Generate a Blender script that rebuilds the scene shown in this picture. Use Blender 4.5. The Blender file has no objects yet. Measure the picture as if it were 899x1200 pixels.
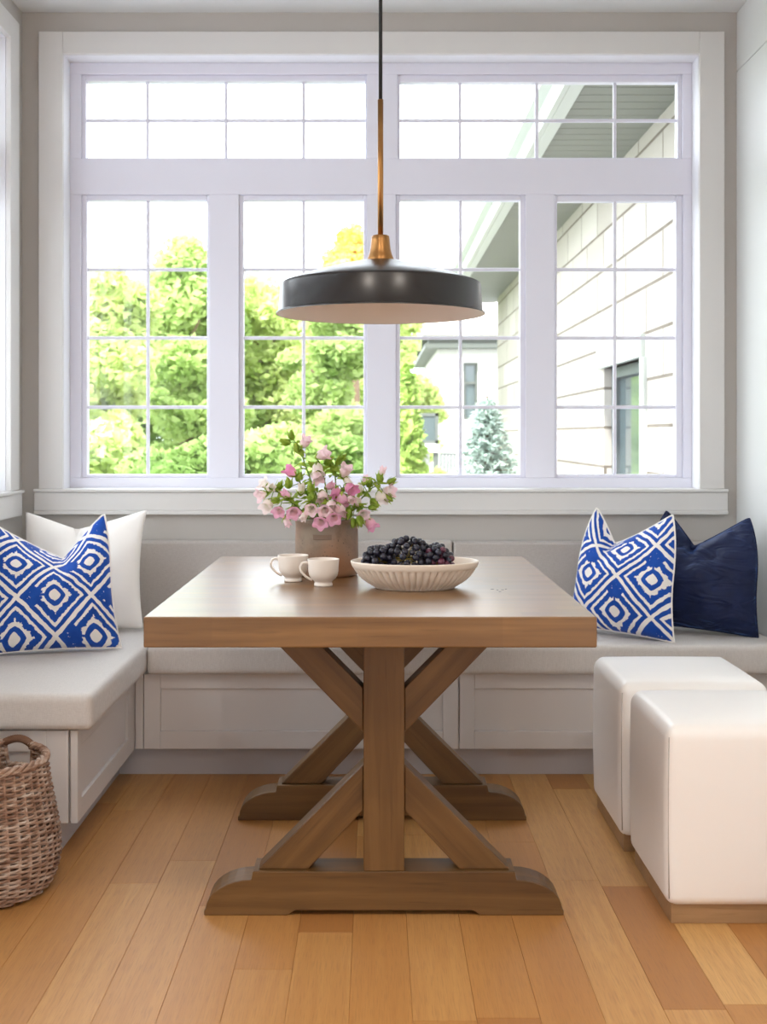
import bpy, bmesh, math, random
from mathutils import Vector, Matrix, Quaternion, Euler
C = bpy.context.scene.collection
PI = math.pi
F, VX, VY, H = 1400.0, 440.0, 510.0, 1.16      # focal length in pixels, vanishing point, eye height

def P(px, py, Y):
    return Vector(((px - VX) * Y / F, Y, H - (py - VY) * Y / F))

# ------------------------------------------------------------------ materials
def lin(c):
    f = lambda v: v / 12.92 if v <= .04045 else ((v + .055) / 1.055) ** 2.4
    return tuple(f(x / 255.0) for x in c) + (1.0,)

class G:
    """tiny wrapper for building node graphs"""
    def __init__(s, name):
        s.m = bpy.data.materials.new(name); s.m.use_nodes = True
        s.t = s.m.node_tree; s.n = s.t.nodes; s.n.clear()
        s.out = s.n.new('ShaderNodeOutputMaterial')
    def new(s, t, **kw):
        n = s.n.new(t)
        for k, v in kw.items(): setattr(n, k, v)
        return n
    def link(s, a, b): s.t.links.new(a, b)
    def put(s, sock, v):
        if hasattr(v, 'is_output'): s.link(v, sock)
        else: sock.default_value = v
    def math(s, op, a, b=0.0, c=None):
        n = s.new('ShaderNodeMath', operation=op)
        s.put(n.inputs[0], a); s.put(n.inputs[1], b)
        if c is not None: s.put(n.inputs[2], c)
        return n.outputs[0]
    def mix(s, fac, a, b):
        n = s.new('ShaderNodeMix', data_type='RGBA')
        s.put(n.inputs[0], fac); s.put(n.inputs[6], a); s.put(n.inputs[7], b)
        return n.outputs[2]
    def noise(s, vec, scale, detail=3, rough=.55, dist=0.0):
        n = s.new('ShaderNodeTexNoise')
        if vec is not None: s.link(vec, n.inputs['Vector'])
        n.inputs['Scale'].default_value = scale; n.inputs['Detail'].default_value = detail
        n.inputs['Roughness'].default_value = rough; n.inputs['Distortion'].default_value = dist
        return n.outputs['Fac']
    def coord(s, kind='Object', scale=(1, 1, 1), loc=(0, 0, 0), rot=(0, 0, 0)):
        t = s.new('ShaderNodeTexCoord'); m = s.new('ShaderNodeMapping')
        m.inputs['Scale'].default_value = scale; m.inputs['Location'].default_value = loc
        m.inputs['Rotation'].default_value = rot
        s.link(t.outputs[kind], m.inputs[0]); return m.outputs[0]
    def ramp(s, fac, stops):
        r = s.new('ShaderNodeValToRGB'); s.link(fac, r.inputs[0]); e = r.color_ramp.elements
        while len(e) < len(stops): e.new(.5)
        for i, (p, c) in enumerate(stops): e[i].position = p; e[i].color = c
        return r.outputs[0]
    def bump(s, h, strength=.2, dist=.002):
        b = s.new('ShaderNodeBump'); s.link(h, b.inputs['Height'])
        b.inputs['Strength'].default_value = strength; b.inputs['Distance'].default_value = dist
        return b.outputs[0]
    def bsdf(s, base, rough=.5, metal=0.0, normal=None, spec=.5, coat=0.0, coat_r=.1, sheen=0.0, sheen_r=.4, sub=0.0):
        b = s.new('ShaderNodeBsdfPrincipled')
        s.put(b.inputs['Base Color'], base); s.put(b.inputs['Roughness'], rough)
        b.inputs['Metallic'].default_value = metal; b.inputs['Specular IOR Level'].default_value = spec
        b.inputs['Coat Weight'].default_value = coat; b.inputs['Coat Roughness'].default_value = coat_r
        b.inputs['Sheen Weight'].default_value = sheen; b.inputs['Sheen Roughness'].default_value = sheen_r
        if normal is not None: s.link(normal, b.inputs['Normal'])
        s.link(b.outputs[0], s.out.inputs[0]); s.b = b
        return b

def simple(name, c, rough=.5, var=.06, nscale=8, bump=0.0, bscale=60, metal=0.0, bdist=.002, **kw):
    g = G(name); v = g.coord()
    n = g.noise(v, nscale)
    a = lin(c); lo = tuple(x * (1 - var) for x in a[:3]) + (1,); hi = tuple(min(1, x * (1 + var)) for x in a[:3]) + (1,)
    base = g.mix(n, lo, hi)
    nm = g.bump(g.noise(v, bscale, 2), bump, bdist) if bump else None
    g.bsdf(base, rough, metal, nm, **kw)
    return g.m

M = {}
M['wall'] = simple('wall_paint', (192, 188, 183), .55, .02, 3, .03, 250)
M['wall_r'] = simple('satin_wall_paint', (226, 228, 226), .28, .015, 2, .02, 120)
M['trim'] = simple('white_trim_paint', (224, 223, 221), .4, .015, 3)
M['jamb'] = simple('white_jamb_paint', (238, 239, 244), .35, .01, 3)
M['vinyl'] = simple('window_vinyl', (232, 232, 244), .35, .01, 3)
M['ceil'] = simple('ceiling_paint', (226, 228, 228), .7, .015, 3)
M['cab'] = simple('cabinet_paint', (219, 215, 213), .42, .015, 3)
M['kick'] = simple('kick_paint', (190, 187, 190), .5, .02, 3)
M['white_cer'] = simple('cream_glaze', (226, 215, 204), .28, .02, 6, spec=.5)
M['bowl'] = simple('bowl_glaze', (224, 209, 193), .38, .03, 12, .05, 80)
M['black'] = simple('black_metal', (34, 31, 31), .27, .04, 6, spec=.6)
M['cord'] = simple('black_cord', (26, 25, 26), .6, .05, 20)
M['shade_in'] = simple('shade_inner_white', (232, 216, 202), .5, .02, 5)
M['brass'] = simple('brushed_brass', (176, 128, 78), .32, .06, 20, metal=1.0)
M['stem'] = simple('flower_stem_green', (110, 140, 50), .5, .15, 60)
M['grapestem'] = simple('grape_stem', (150, 130, 60), .6, .15, 60)
M['whitefab'] = simple('white_linen', (247, 243, 237), .85, .03, 12, .25, 500, sheen=.3, bdist=.001)
M['seam'] = simple('leather_seam', (196, 190, 186), .6, .03, 20)
M['dark'] = simple('dark_gap', (40, 36, 34), .8, .1, 10)

def leather():
    g = G('white_leatherette'); v = g.coord()
    n = g.noise(v, 3)
    base = g.mix(n, lin((250, 247, 244)), lin((253, 251, 249)))
    g.bsdf(base, .42, 0, g.bump(g.noise(v, 300, 2), .05, .001), spec=.6, coat=.35, coat_r=.4)
    return g.m
M['leather'] = leather()

def linen(name, c, d):
    g = G(name); v = g.coord()
    w1 = g.noise(g.coord('Object', (60, 600, 600)), 1.2, 2); w2 = g.noise(g.coord('Object', (600, 60, 60)), 1.2, 2)
    w = g.math('ADD', g.math('MULTIPLY', w1, .5), g.math('MULTIPLY', w2, .5))
    base = g.mix(g.ramp(w, [(.35, (0, 0, 0, 1)), (.65, (1, 1, 1, 1))]), lin(d), lin(c))
    g.bsdf(base, .9, 0, g.bump(w, .35, .0012), spec=.2, sheen=.15)
    return g.m
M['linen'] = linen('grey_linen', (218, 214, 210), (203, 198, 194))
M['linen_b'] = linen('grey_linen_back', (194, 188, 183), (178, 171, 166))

def navy():
    g = G('navy_velvet'); v = g.coord()
    n = g.noise(v, 14, 3)
    base = g.mix(n, lin((11, 20, 50)), lin((19, 36, 80)))
    wr = g.noise(g.coord('Object', (9, 9, 22), rot=(0, .5, 0)), 1.0, 2, .5, .8)
    b = g.bsdf(base, .62, 0, g.bump(wr, .9, .03), spec=.35, sheen=.8, sheen_r=.35)
    b.inputs['Sheen Tint'].default_value = lin((90, 130, 205))
    return g.m
M['navy'] = navy()

def wood(name, c1, c2, c3, axis='X', rough=.33, stave=None, scale=1.0, coat=0.0, turn=None, bump=.06, coat_r=.22):
    """stained hardwood with long grain along one axis; stave = (length, width, other axis) lamination"""
    g = G(name)
    k = {'X': (1.4, 26, 26), 'Y': (26, 1.4, 26), 'Z': (26, 26, 1.4)}[axis]
    def gc(m):
        if turn is None: return g.coord('Object', tuple(x * scale * m for x in k))
        a = g.coord('Object', rot=(0, turn, 0)); mp = g.new('ShaderNodeMapping'); mp.inputs['Scale'].default_value = tuple(x * scale * m for x in k)
        g.link(a, mp.inputs[0]); return mp.outputs[0]
    v = gc(1)
    n = g.noise(v, 1.0, 4, .6, .6)
    big = g.noise(g.coord('Object', (3, 3, 3)), 1.0, 2)
    pores = g.noise(gc(5), 1.0, 2)
    col = g.ramp(n, [(.22, lin(c1)), (.52, lin(c2)), (.85, lin(c3))])
    col = g.mix(g.math('MULTIPLY', g.ramp(big, [(.35, (0, 0, 0, 1)), (.7, (1, 1, 1, 1))]), .35), col, lin(c1))
    if stave:
        t = g.new('ShaderNodeTexCoord'); s = g.new('ShaderNodeSeparateXYZ'); g.link(t.outputs['Object'], s.inputs[0])
        ax = 'XYZ'.index(axis); L, W, o = stave
        row = g.math('FLOOR', g.math('DIVIDE', s.outputs['XYZ'.index(o)], W))
        off = g.math('MULTIPLY', g.math('FRACT', g.math('MULTIPLY', row, .6180339)), L * 3)
        cell = g.math('FLOOR', g.math('DIVIDE', g.math('ADD', s.outputs[ax], off), L))
        wn = g.new('ShaderNodeTexWhiteNoise', noise_dimensions='2D')
        cv = g.new('ShaderNodeCombineXYZ'); g.link(row, cv.inputs[0]); g.link(cell, cv.inputs[1]); g.link(cv.outputs[0], wn.inputs['Vector'])
        col = g.mix(g.math('MULTIPLY', wn.outputs['Value'], .55), col, lin(c1))
    col = g.mix(g.math('MULTIPLY', g.ramp(pores, [(.28, (1, 1, 1, 1)), (.4, (0, 0, 0, 1))]), .3), col, tuple(x * .6 for x in lin(c1)[:3]) + (1,))
    rr = g.math('ADD', rough - .05, g.math('MULTIPLY', n, .12))
    g.bsdf(col, rr, 0, g.bump(pores, bump, .001) if bump else None, spec=.5, coat=coat, coat_r=coat_r); g.b.inputs['Coat IOR'].default_value = 1.5
    return g.m
TW = ((84, 57, 30), (112, 80, 43), (136, 101, 58))
M['top'] = wood('stained_maple_top', (102, 70, 38), (134, 97, 55), (158, 119, 72), axis='X', rough=.36, stave=(.32, .045, 'Y'), coat=.55, bump=0, coat_r=.26)
M['tz'] = wood('stained_maple_post', *TW, axis='Z', rough=.4)
M['td'] = [wood('stained_maple_brace', *TW, axis='Z', rough=.4, turn=t_) for t_ in (-.76, .76)]
M['tx'] = wood('stained_maple_rail', *TW, axis='X', rough=.4)
M['plinth'] = wood('ottoman_plinth_wood', (140, 108, 74), (168, 132, 94), (184, 150, 112), axis='X', rough=.45)

def floor_mat():
    g = G('oak_planks')
    a = g.new('ShaderNodeAttribute', attribute_name='tone')
    sep = g.new('ShaderNodeSeparateColor'); g.link(a.outputs['Color'], sep.inputs[0])
    t = g.new('ShaderNodeTexCoord'); s = g.new('ShaderNodeSeparateXYZ'); g.link(t.outputs['Object'], s.inputs[0])
    cv = g.new('ShaderNodeCombineXYZ')
    g.link(g.math('MULTIPLY', s.outputs[0], 42), cv.inputs[0])
    g.link(g.math('ADD', g.math('MULTIPLY', s.outputs[1], 1.7), g.math('MULTIPLY', sep.outputs[1], 50)), cv.inputs[1])
    g.link(g.math('MULTIPLY', sep.outputs[1], 37), cv.inputs[2])
    n = g.noise(cv.outputs[0], 1.0, 5, .6, 1.2)
    fine = g.noise(g.coord('Object', (420, 14, 1)), 1.0, 2)
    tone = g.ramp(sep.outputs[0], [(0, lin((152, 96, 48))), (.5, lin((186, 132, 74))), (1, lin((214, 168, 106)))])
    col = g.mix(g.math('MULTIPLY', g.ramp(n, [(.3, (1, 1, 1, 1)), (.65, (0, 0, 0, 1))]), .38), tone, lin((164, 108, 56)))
    col = g.mix(g.math('MULTIPLY', g.ramp(fine, [(.3, (1, 1, 1, 1)), (.5, (0, 0, 0, 1))]), .28), col, lin((112, 68, 36)))
    rr = g.math('ADD', .36, g.math('MULTIPLY', fine, .14))
    g.bsdf(col, rr, 0, g.bump(fine, .1, .0008), spec=.45)
    return g.m
M['floor'] = floor_mat()

def glass_mat():
    g = G('window_glass')
    tr = g.new('ShaderNodeBsdfTransparent'); tr.inputs[0].default_value = (.985, .995, .99, 1)
    gl = g.new('ShaderNodeBsdfGlossy'); gl.inputs['Roughness'].default_value = 0.0
    fr = g.new('ShaderNodeFresnel'); gm_ = g.new('ShaderNodeNewGeometry'); g.link(g.math('SUBTRACT', 1.45, g.math('MULTIPLY', gm_.outputs['Backfacing'], 1.45 - 1 / 1.45)), fr.inputs[0])
    mx = g.new('ShaderNodeMixShader')
    g.link(fr.outputs[0], mx.inputs[0]); g.link(tr.outputs[0], mx.inputs[1]); g.link(gl.outputs[0], mx.inputs[2])
    g.link(mx.outputs[0], g.out.inputs[0])
    return g.m
M['glass'] = glass_mat()

def ikat(name, per, u0, v0, turn):
    """blue and off-white ikat diamonds; UV is in metres on the flat cloth"""
    g = G(name)
    t = g.new('ShaderNodeTexCoord'); s = g.new('ShaderNodeSeparateXYZ'); g.link(t.outputs['UV'], s.inputs[0])
    jag = g.noise(t.outputs['UV'], 95, 3, .6); jag2 = g.noise(t.outputs['UV'], 24, 2)
    u = g.math('ADD', s.outputs[0], g.math('MULTIPLY', g.math('SUBTRACT', jag2, .5), .012))
    v = g.math('ADD', s.outputs[1], g.math('MULTIPLY', g.math('SUBTRACT', g.noise(t.outputs['UV'], 27, 2), .5), .012))
    p = g.math('DIVIDE', g.math('SUBTRACT', u, u0), per); q = g.math('DIVIDE', g.math('SUBTRACT', v, v0), per)
    if turn: p, q = g.math('MULTIPLY', q, -1.0), p
    a = g.math('ADD', p, q); b = g.math('SUBTRACT', p, q)
    fa = g.math('SUBTRACT', a, g.math('ROUND', a)); fb = g.math('SUBTRACT', b, g.math('ROUND', b))
    A = g.math('ABSOLUTE', fa); B = g.math('ABSOLUTE', fb)
    st = g.math('MULTIPLY', g.math('MAXIMUM', A, B), 2.0)
    dx = g.math('ADD', fa, fb); dy = g.math('SUBTRACT', fa, fb)      # -1 .. 1
    L2 = g.math('SQRT', g.math('ADD', g.math('MULTIPLY', dx, dx), g.math('MULTIPLY', dy, dy)))
    jj = g.math('MULTIPLY', g.math('SUBTRACT', jag, .5), .20)
    mn = g.math('MINIMUM', A, B)
    scal = g.math('MULTIPLY', g.math('COSINE', g.math('MULTIPLY', mn, 34.0)), .022)
    def band(x, lo, hi):
        return g.math('MULTIPLY', g.math('GREATER_THAN', x, lo), g.math('LESS_THAN', x, hi))
    o = band(st, .79, .93)
    sj = g.math('ADD', st, g.math('ADD', jj, scal))
    mid = g.math('MULTIPLY', g.math('GREATER_THAN', sj, .48), g.math('LESS_THAN', g.math('ADD', st, g.math('MULTIPLY', jj, .6)), .69))
    rs = g.math('ADD', g.math('MULTIPLY', st, .45), g.math('MULTIPLY', L2, .62))
    ring = band(rs, .17, .32)
    absdy = g.math('ABSOLUTE', dy); left = g.math('MULTIPLY', dx, -1.0)
    side = g.math('MULTIPLY', g.math('LESS_THAN', absdy, g.math('MULTIPLY', g.math('SUBTRACT', left, .22), .85)), band(sj, .40, .9))
    side = g.math('MULTIPLY', side, g.math('LESS_THAN', st, .93))
    side = g.math('MULTIPLY', side, g.math('LESS_THAN', jag, .64))
    stem = g.math('MULTIPLY', g.math('LESS_THAN', absdy, .03), band(left, .25, .45))
    blue = g.math('MINIMUM', g.math('ADD', g.math('ADD', o, mid), g.math('ADD', g.math('ADD', ring, side), stem)), 1.0)
    w = g.noise(t.outputs['UV'], 700, 2)
    cb = g.mix(jag2, lin((22, 62, 150)), lin((38, 92, 188)))
    cw = g.mix(w, lin((236, 231, 226)), lin((248, 245, 241)))
    g.bsdf(g.mix(blue, cw, cb), .85, 0, g.bump(w, .25, .0008), spec=.2, sheen=.15)
    return g.m

def petal(name, c1, c2):
    g = G(name)
    t = g.new('ShaderNodeTexCoord'); s = g.new('ShaderNodeSeparateXYZ'); g.link(t.outputs['Object'], s.inputs[0])
    f = g.math('DIVIDE', s.outputs[2], .042)
    n = g.noise(t.outputs['Object'], 90, 2)
    f = g.math('ADD', f, g.math('MULTIPLY', g.math('SUBTRACT', n, .5), .5))
    col = g.ramp(f, [(.1, lin(c1)), (.95, lin(c2))])
    d = g.new('ShaderNodeBsdfPrincipled'); g.link(col, d.inputs['Base Color']); d.inputs['Roughness'].default_value = .6
    tr = g.new('ShaderNodeBsdfTranslucent'); g.link(col, tr.inputs[0])
    mx = g.new('ShaderNodeMixShader'); mx.inputs[0].default_value = .4
    g.link(d.outputs[0], mx.inputs[1]); g.link(tr.outputs[0], mx.inputs[2]); g.link(mx.outputs[0], g.out.inputs[0])
    return g.m
M['pet_pale'] = petal('petal_pale_pink', (244, 232, 226), (243, 205, 216))
M['pet_pink'] = petal('petal_pink', (244, 206, 216), (236, 168, 202))
M['pet_deep'] = petal('petal_deep_pink', (240, 176, 200), (228, 138, 184))
M['pet_white'] = petal('petal_cream', (246, 240, 226), (248, 232, 232))

def leafm(name, c1, c2, tl=.45, sc=3.0):
    g = G(name); n = g.noise(g.coord(), sc, 3)
    col = g.mix(g.ramp(n, [(.35, (0, 0, 0, 1)), (.65, (1, 1, 1, 1))]), lin(c1), lin(c2))
    d = g.new('ShaderNodeBsdfPrincipled'); g.link(col, d.inputs['Base Color']); d.inputs['Roughness'].default_value = .55
    d.inputs['Specular IOR Level'].default_value = .3
    tr = g.new('ShaderNodeBsdfTranslucent'); g.link(col, tr.inputs[0])
    mx = g.new('ShaderNodeMixShader'); mx.inputs[0].default_value = tl
    g.link(d.outputs[0], mx.inputs[1]); g.link(tr.outputs[0], mx.inputs[2]); g.link(mx.outputs[0], g.out.inputs[0])
    return g.m
M['fleaf'] = leafm('flower_leaf', (128, 160, 52), (196, 212, 100), .5, 40)
M['leaf_a'] = leafm('tree_leaf_bright', (190, 208, 128), (222, 230, 168), .5, 1.2)
M['leaf_b'] = leafm('tree_leaf_mid', (168, 194, 118), (206, 222, 152), .5, 1.2)
M['leaf_c'] = leafm('tree_leaf_dark', (132, 164, 88), (184, 206, 130), .45, 1.2)
M['leaf_o'] = leafm('tree_leaf_amber', (226, 196, 120), (232, 214, 120), .5, 1.2)
M['cedar'] = leafm('cedar_leaf', (150, 182, 92), (204, 222, 134), .35, 3)
M['spruce'] = leafm('spruce_needle', (150, 172, 162), (206, 218, 210), .25, 6)
M['bark'] = simple('bark', (104, 84, 66), .9, .25, 12, .5, 30)
M['bounce_paver'] = simple('pale_bounce_paving', (160, 160, 164), .9, .08, 3, .2, 40)
M['lawn'] = simple('lawn_grass', (128, 136, 108), .9, .2, 3, .4, 40)

def grape_mat(name, c1, c2):
    g = G(name); n = g.noise(g.coord('Object'), 90, 3)
    oi = g.new('ShaderNodeObjectInfo')
    bl = g.math('MULTIPLY', g.ramp(n, [(.4, (0, 0, 0, 1)), (.7, (1, 1, 1, 1))]), g.math('ADD', .04, g.math('MULTIPLY', oi.outputs['Random'], .22)))
    g.bsdf(g.mix(bl, lin(c1), lin(c2)), g.math('ADD', .26, g.math('MULTIPLY', n, .2)), spec=.5)
    return g.m
M['grape'] = grape_mat('grape_dark', (22, 19, 32), (92, 92, 118))
M['grape_r'] = grape_mat('grape_reddish', (84, 24, 44), (120, 90, 116))

def crock_mat():
    g = G('stoneware'); v = g.coord()
    n = g.noise(v, 14, 4, .6, .4); n2 = g.noise(v, 5, 2)
    col = g.mix(g.ramp(n2, [(.35, (0, 0, 0, 1)), (.65, (1, 1, 1, 1))]), lin((132, 120, 104)), lin((150, 108, 80)))
    col = g.mix(g.math('MULTIPLY', g.ramp(n, [(.3, (1, 1, 1, 1)), (.55, (0, 0, 0, 1))]), .5), col, lin((84, 66, 52)))
    sp = g.noise(v, 160, 1)
    col = g.mix(g.math('MULTIPLY', g.ramp(sp, [(.70, (0, 0, 0, 1)), (.74, (1, 1, 1, 1))]), .7), col, lin((60, 46, 38)))
    g.bsdf(col, .38, 0, g.bump(n, .12, .003), spec=.5)
    return g.m
M['crock'] = crock_mat()
M['stamp'] = simple('stamped_clay', (120, 98, 80), .5, .1, 60)

def wicker(name, a, b, c):
    g = G(name)
    n = g.noise(g.coord('Object', (18, 18, 70)), 1.0, 3); n2 = g.noise(g.coord('Object', (60, 60, 160)), 1.0, 2)
    col = g.ramp(n, [(.3, lin(a)), (.5, lin(b)), (.7, lin(c))])
    col = g.mix(g.math('MULTIPLY', n2, .5), col, lin(a))
    g.bsdf(col, .7, 0, g.bump(n2, .3, .001), spec=.25)
    return g.m
M['wick'] = wicker('wicker', (116, 84, 66), (178, 148, 128), (220, 204, 190))
M['wick_d'] = wicker('wicker_wrap', (92, 64, 48), (126, 92, 72), (146, 112, 90))

def stone():
    g = G('pale_stone_courses')
    t = g.new('ShaderNodeTexCoord'); s = g.new('ShaderNodeSeparateXYZ'); g.link(t.outputs['Object'], s.inputs[0])
    cv = g.new('ShaderNodeCombineXYZ'); g.link(g.math('ADD', s.outputs[1], s.outputs[0]), cv.inputs[0]); g.link(s.outputs[2], cv.inputs[1])
    b = g.new('ShaderNodeTexBrick'); g.link(cv.outputs[0], b.inputs['Vector'])
    b.offset = .37; b.squash = 1.5; b.squash_frequency = 3
    b.inputs['Scale'].default_value = 1.0; b.inputs['Brick Width'].default_value = .62; b.inputs['Row Height'].default_value = .26
    b.inputs['Mortar Size'].default_value = .010; b.inputs['Mortar Smooth'].default_value = .3
    b.inputs['Color1'].default_value = lin((190, 184, 177)); b.inputs['Color2'].default_value = lin((168, 160, 152)); b.inputs['Mortar'].default_value = lin((96, 84, 72))
    n = g.noise(g.coord('Object', (5, 5, 5)), 1.0, 4)
    col = g.mix(g.math('MULTIPLY', n, .3), b.outputs['Color'], lin((204, 198, 188)))
    h = g.math('SUBTRACT', g.math('MULTIPLY', n, .4), b.outputs['Fac'])
    g.bsdf(col, .9, 0, g.bump(h, .5, .02), spec=.2)
    return g.m
M['stone'] = stone()
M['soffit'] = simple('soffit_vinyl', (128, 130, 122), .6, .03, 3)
M['fascia'] = simple('fascia_paint', (196, 200, 194), .5, .02, 3)
M['shingle'] = simple('roof_shingle', (120, 116, 112), .9, .2, 9, .5, 30)
M['stucco'] = simple('pale_stucco', (204, 202, 198), .9, .04, 3, .2, 60)
M['greytrim'] = simple('grey_eave_paint', (84, 88, 82), .6, .05, 3)
M['pinkroof'] = simple('sunlit_tile_roof', (214, 200, 190), .9, .1, 9)
M['winframe'] = simple('dark_window_frame', (84, 90, 92), .5, .05, 5)
M['darkglass'] = simple('dark_pane', (86, 98, 100), .08, .1, 2, spec=.8)
M['fence'] = simple('grey_metal_railing', (98, 102, 98), .5, .05, 6)

# ------------------------------------------------------------------ mesh helpers
class MB:
    def __init__(s): s.v = []; s.f = []; s.sm = []; s.uv = None
    def add(s, vs, fs, smooth=False):
        o = len(s.v); s.v += [tuple(x) for x in vs]; s.f += [tuple(i + o for i in f) for f in fs]; s.sm += [smooth] * len(fs)
        return s
    def box(s, x0, x1, y0, y1, z0, z1):
        return s.add([(x0, y0, z0), (x1, y0, z0), (x1, y1, z0), (x0, y1, z0), (x0, y0, z1), (x1, y0, z1), (x1, y1, z1), (x0, y1, z1)],
                     [(0, 3, 2, 1), (4, 5, 6, 7), (0, 1, 5, 4), (1, 2, 6, 5), (2, 3, 7, 6), (3, 0, 4, 7)])
    def prism(s, poly, a, b, axis='Y'):
        """extrude a 2-D polygon between a and b along an axis"""
        n = len(poly)
        mk = {'Y': lambda p, t: (p[0], t, p[1]), 'X': lambda p, t: (t, p[0], p[1]), 'Z': lambda p, t: (p[0], p[1], t)}[axis]
        vs = [mk(p, a) for p in poly] + [mk(p, b) for p in poly]
        fs = [tuple(range(n)), tuple(range(2 * n - 1, n - 1, -1))] + [(i, n + i, n + (i + 1) % n, (i + 1) % n) for i in range(n)]
        return s.add(vs, fs)
    def lathe(s, prof, seg=48, c=(0, 0, 0), fx=1.0, fy=1.0, mod=None, closed=False):
        vs = []; fs = []; n = len(prof)
        for j, (r, z) in enumerate(prof):
            for i in range(seg):
                a = 2 * PI * i / seg
                rr = r * (mod(a, j) if mod else 1.0)
                vs.append((c[0] + rr * fx * math.cos(a), c[1] + rr * fy * math.sin(a), c[2] + z))
        for j in range(n if closed else n - 1):
            for i in range(seg):
                k = (j + 1) % n
                fs.append((j * seg + i, j * seg + (i + 1) % seg, k * seg + (i + 1) % seg, k * seg + i))
        return s.add(vs, fs, True)
    def tube(s, pts, r, sides=8, closed=False, caps=True):
        pts = [Vector(p) for p in pts]; n = len(pts)
        rs = r if isinstance(r, (list, tuple)) else [r] * n
        vs = []; fs = []; up = None
        for i, p in enumerate(pts):
            t = (pts[(i + 1) % n] - pts[i - 1]) if closed else (pts[min(i + 1, n - 1)] - pts[max(i - 1, 0)])
            t.normalize()
            if up is None: up = t.orthogonal().normalized()
            up = (up - t * up.dot(t))
            up = up.normalized() if up.length > 1e-6 else t.orthogonal().normalized()
            w = t.cross(up)
            for k in range(sides):
                a = 2 * PI * k / sides
                vs.append(p + (up * math.cos(a) + w * math.sin(a)) * rs[i])
        for i in range(n if closed else n - 1):
            j = (i + 1) % n
            for k in range(sides):
                fs.append((i * sides + k, i * sides + (k + 1) % sides, j * sides + (k + 1) % sides, j * sides + k))
        if not closed and caps:
            fs.append(tuple(range(sides - 1, -1, -1))); fs.append(tuple((n - 1) * sides + k for k in range(sides)))
        return s.add(vs, fs, True)
    def mesh(s, name, mat=None):
        me = bpy.data.meshes.new(name); me.from_pydata(s.v, [], s.f); me.update()
        me.polygons.foreach_set('use_smooth', s.sm)
        if mat: me.materials.append(mat)
        return me
    def build(s, name, mat, parent=None, bevel=0.0, seg=2, subsurf=0, fix=False):
        me = s.mesh(name, mat)
        if fix or bevel:
            bm = bmesh.new(); bm.from_mesh(me); bmesh.ops.recalc_face_normals(bm, faces=bm.faces); bm.to_mesh(me); bm.free()
        o = bpy.data.objects.new(name, me); C.objects.link(o)
        if parent: attach(o, parent)
        if bevel:
            b = o.modifiers.new('bevel', 'BEVEL'); b.width = bevel; b.segments = seg; b.limit_method = 'ANGLE'; b.angle_limit = .6
            b.harden_normals = False
        if subsurf:
            m = o.modifiers.new('sub', 'SUBSURF'); m.levels = m.render_levels = subsurf
        return o

def attach(o, parent):
    """parent a mesh built in world coordinates to a thing, moving its vertices into the thing's space"""
    o.parent = parent
    loc = world_loc(parent)
    if o.type == 'MESH' and loc.length > 0 and not o.get('_local'):
        o.data.transform(Matrix.Translation(-loc))
def world_loc(o):
    l = Vector(o.location)
    while o.parent: o = o.parent; l += Vector(o.location)
    return l
def tag(o, label=None, cat=None, group=None, kind=None):
    for k, v in (('label', label), ('category', cat), ('group', group), ('kind', kind)):
        if v: o[k] = v
    return o
def thing(name, label, cat, loc=(0, 0, 0), group=None, kind=None):
    o = bpy.data.objects.new(name, None); o.location = loc; o.empty_display_size = .1; C.objects.link(o)
    return tag(o, label, cat, group, kind)
def struct(name, mb, mat, **kw):
    return tag(mb.build(name, mat, **kw), kind='structure')

# ------------------------------------------------------------------ room shell
XL, XR, YB, ZC = -1.354, 1.384, 4.58, 2.78
YR = -2.6                         # end of the room behind the viewpoint
wx0, wx1, wz0, wz1 = -1.194, 1.2377, .955, 2.616     # opening of the big window
ly0, ly1 = 1.75, 4.374                               # opening of the left window
WT = .20
# floor: planks along the room
rnd = random.Random(11)
PW = .127; mb = MB(); cols = []
x = -.307 - PW * 15; k = 0
tones = {(0): .9}
while x < 2.1:
    y = YR - rnd.random() * 1.2
    while y < YB + .05:
        L = rnd.uniform(.65, 1.5); t = min(1, max(.22, rnd.gauss(.55, .25)))
        xc = x + PW / 2; yc = y + L / 2
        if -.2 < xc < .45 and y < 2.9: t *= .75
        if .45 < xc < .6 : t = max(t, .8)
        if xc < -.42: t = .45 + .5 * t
        y0, y1 = max(y, YR), min(y + L, YB + .02)
        if y1 > y0 + .02 and x > XL - .15 and x < XR + .12:
            g_ = .0009; h_ = .0016
            a, b = max(x, XL - .02), min(x + PW, XR + .02)
            vs = [(a, y0, -h_), (b, y0, -h_), (b, y1, -h_), (a, y1, -h_), (a + g_, y0 + g_, 0), (b - g_, y0 + g_, 0), (b - g_, y1 - g_, 0), (a + g_, y1 - g_, 0)]
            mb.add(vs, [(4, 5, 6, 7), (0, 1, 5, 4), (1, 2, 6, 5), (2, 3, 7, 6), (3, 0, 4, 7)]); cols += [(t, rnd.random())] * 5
        y += L
    x += PW
nf = len(mb.f)
mb.box(XL - .02, XR + .02, YR, YB + .02, -.15, -.0015); cols += [(0, 0)] * 6
fl = struct('floor', mb, M['floor'])
at = fl.data.attributes.new('tone', 'FLOAT_COLOR', 'CORNER')
d = []
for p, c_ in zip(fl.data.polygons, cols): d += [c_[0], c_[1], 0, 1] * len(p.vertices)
at.data.foreach_set('color', d)

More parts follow.
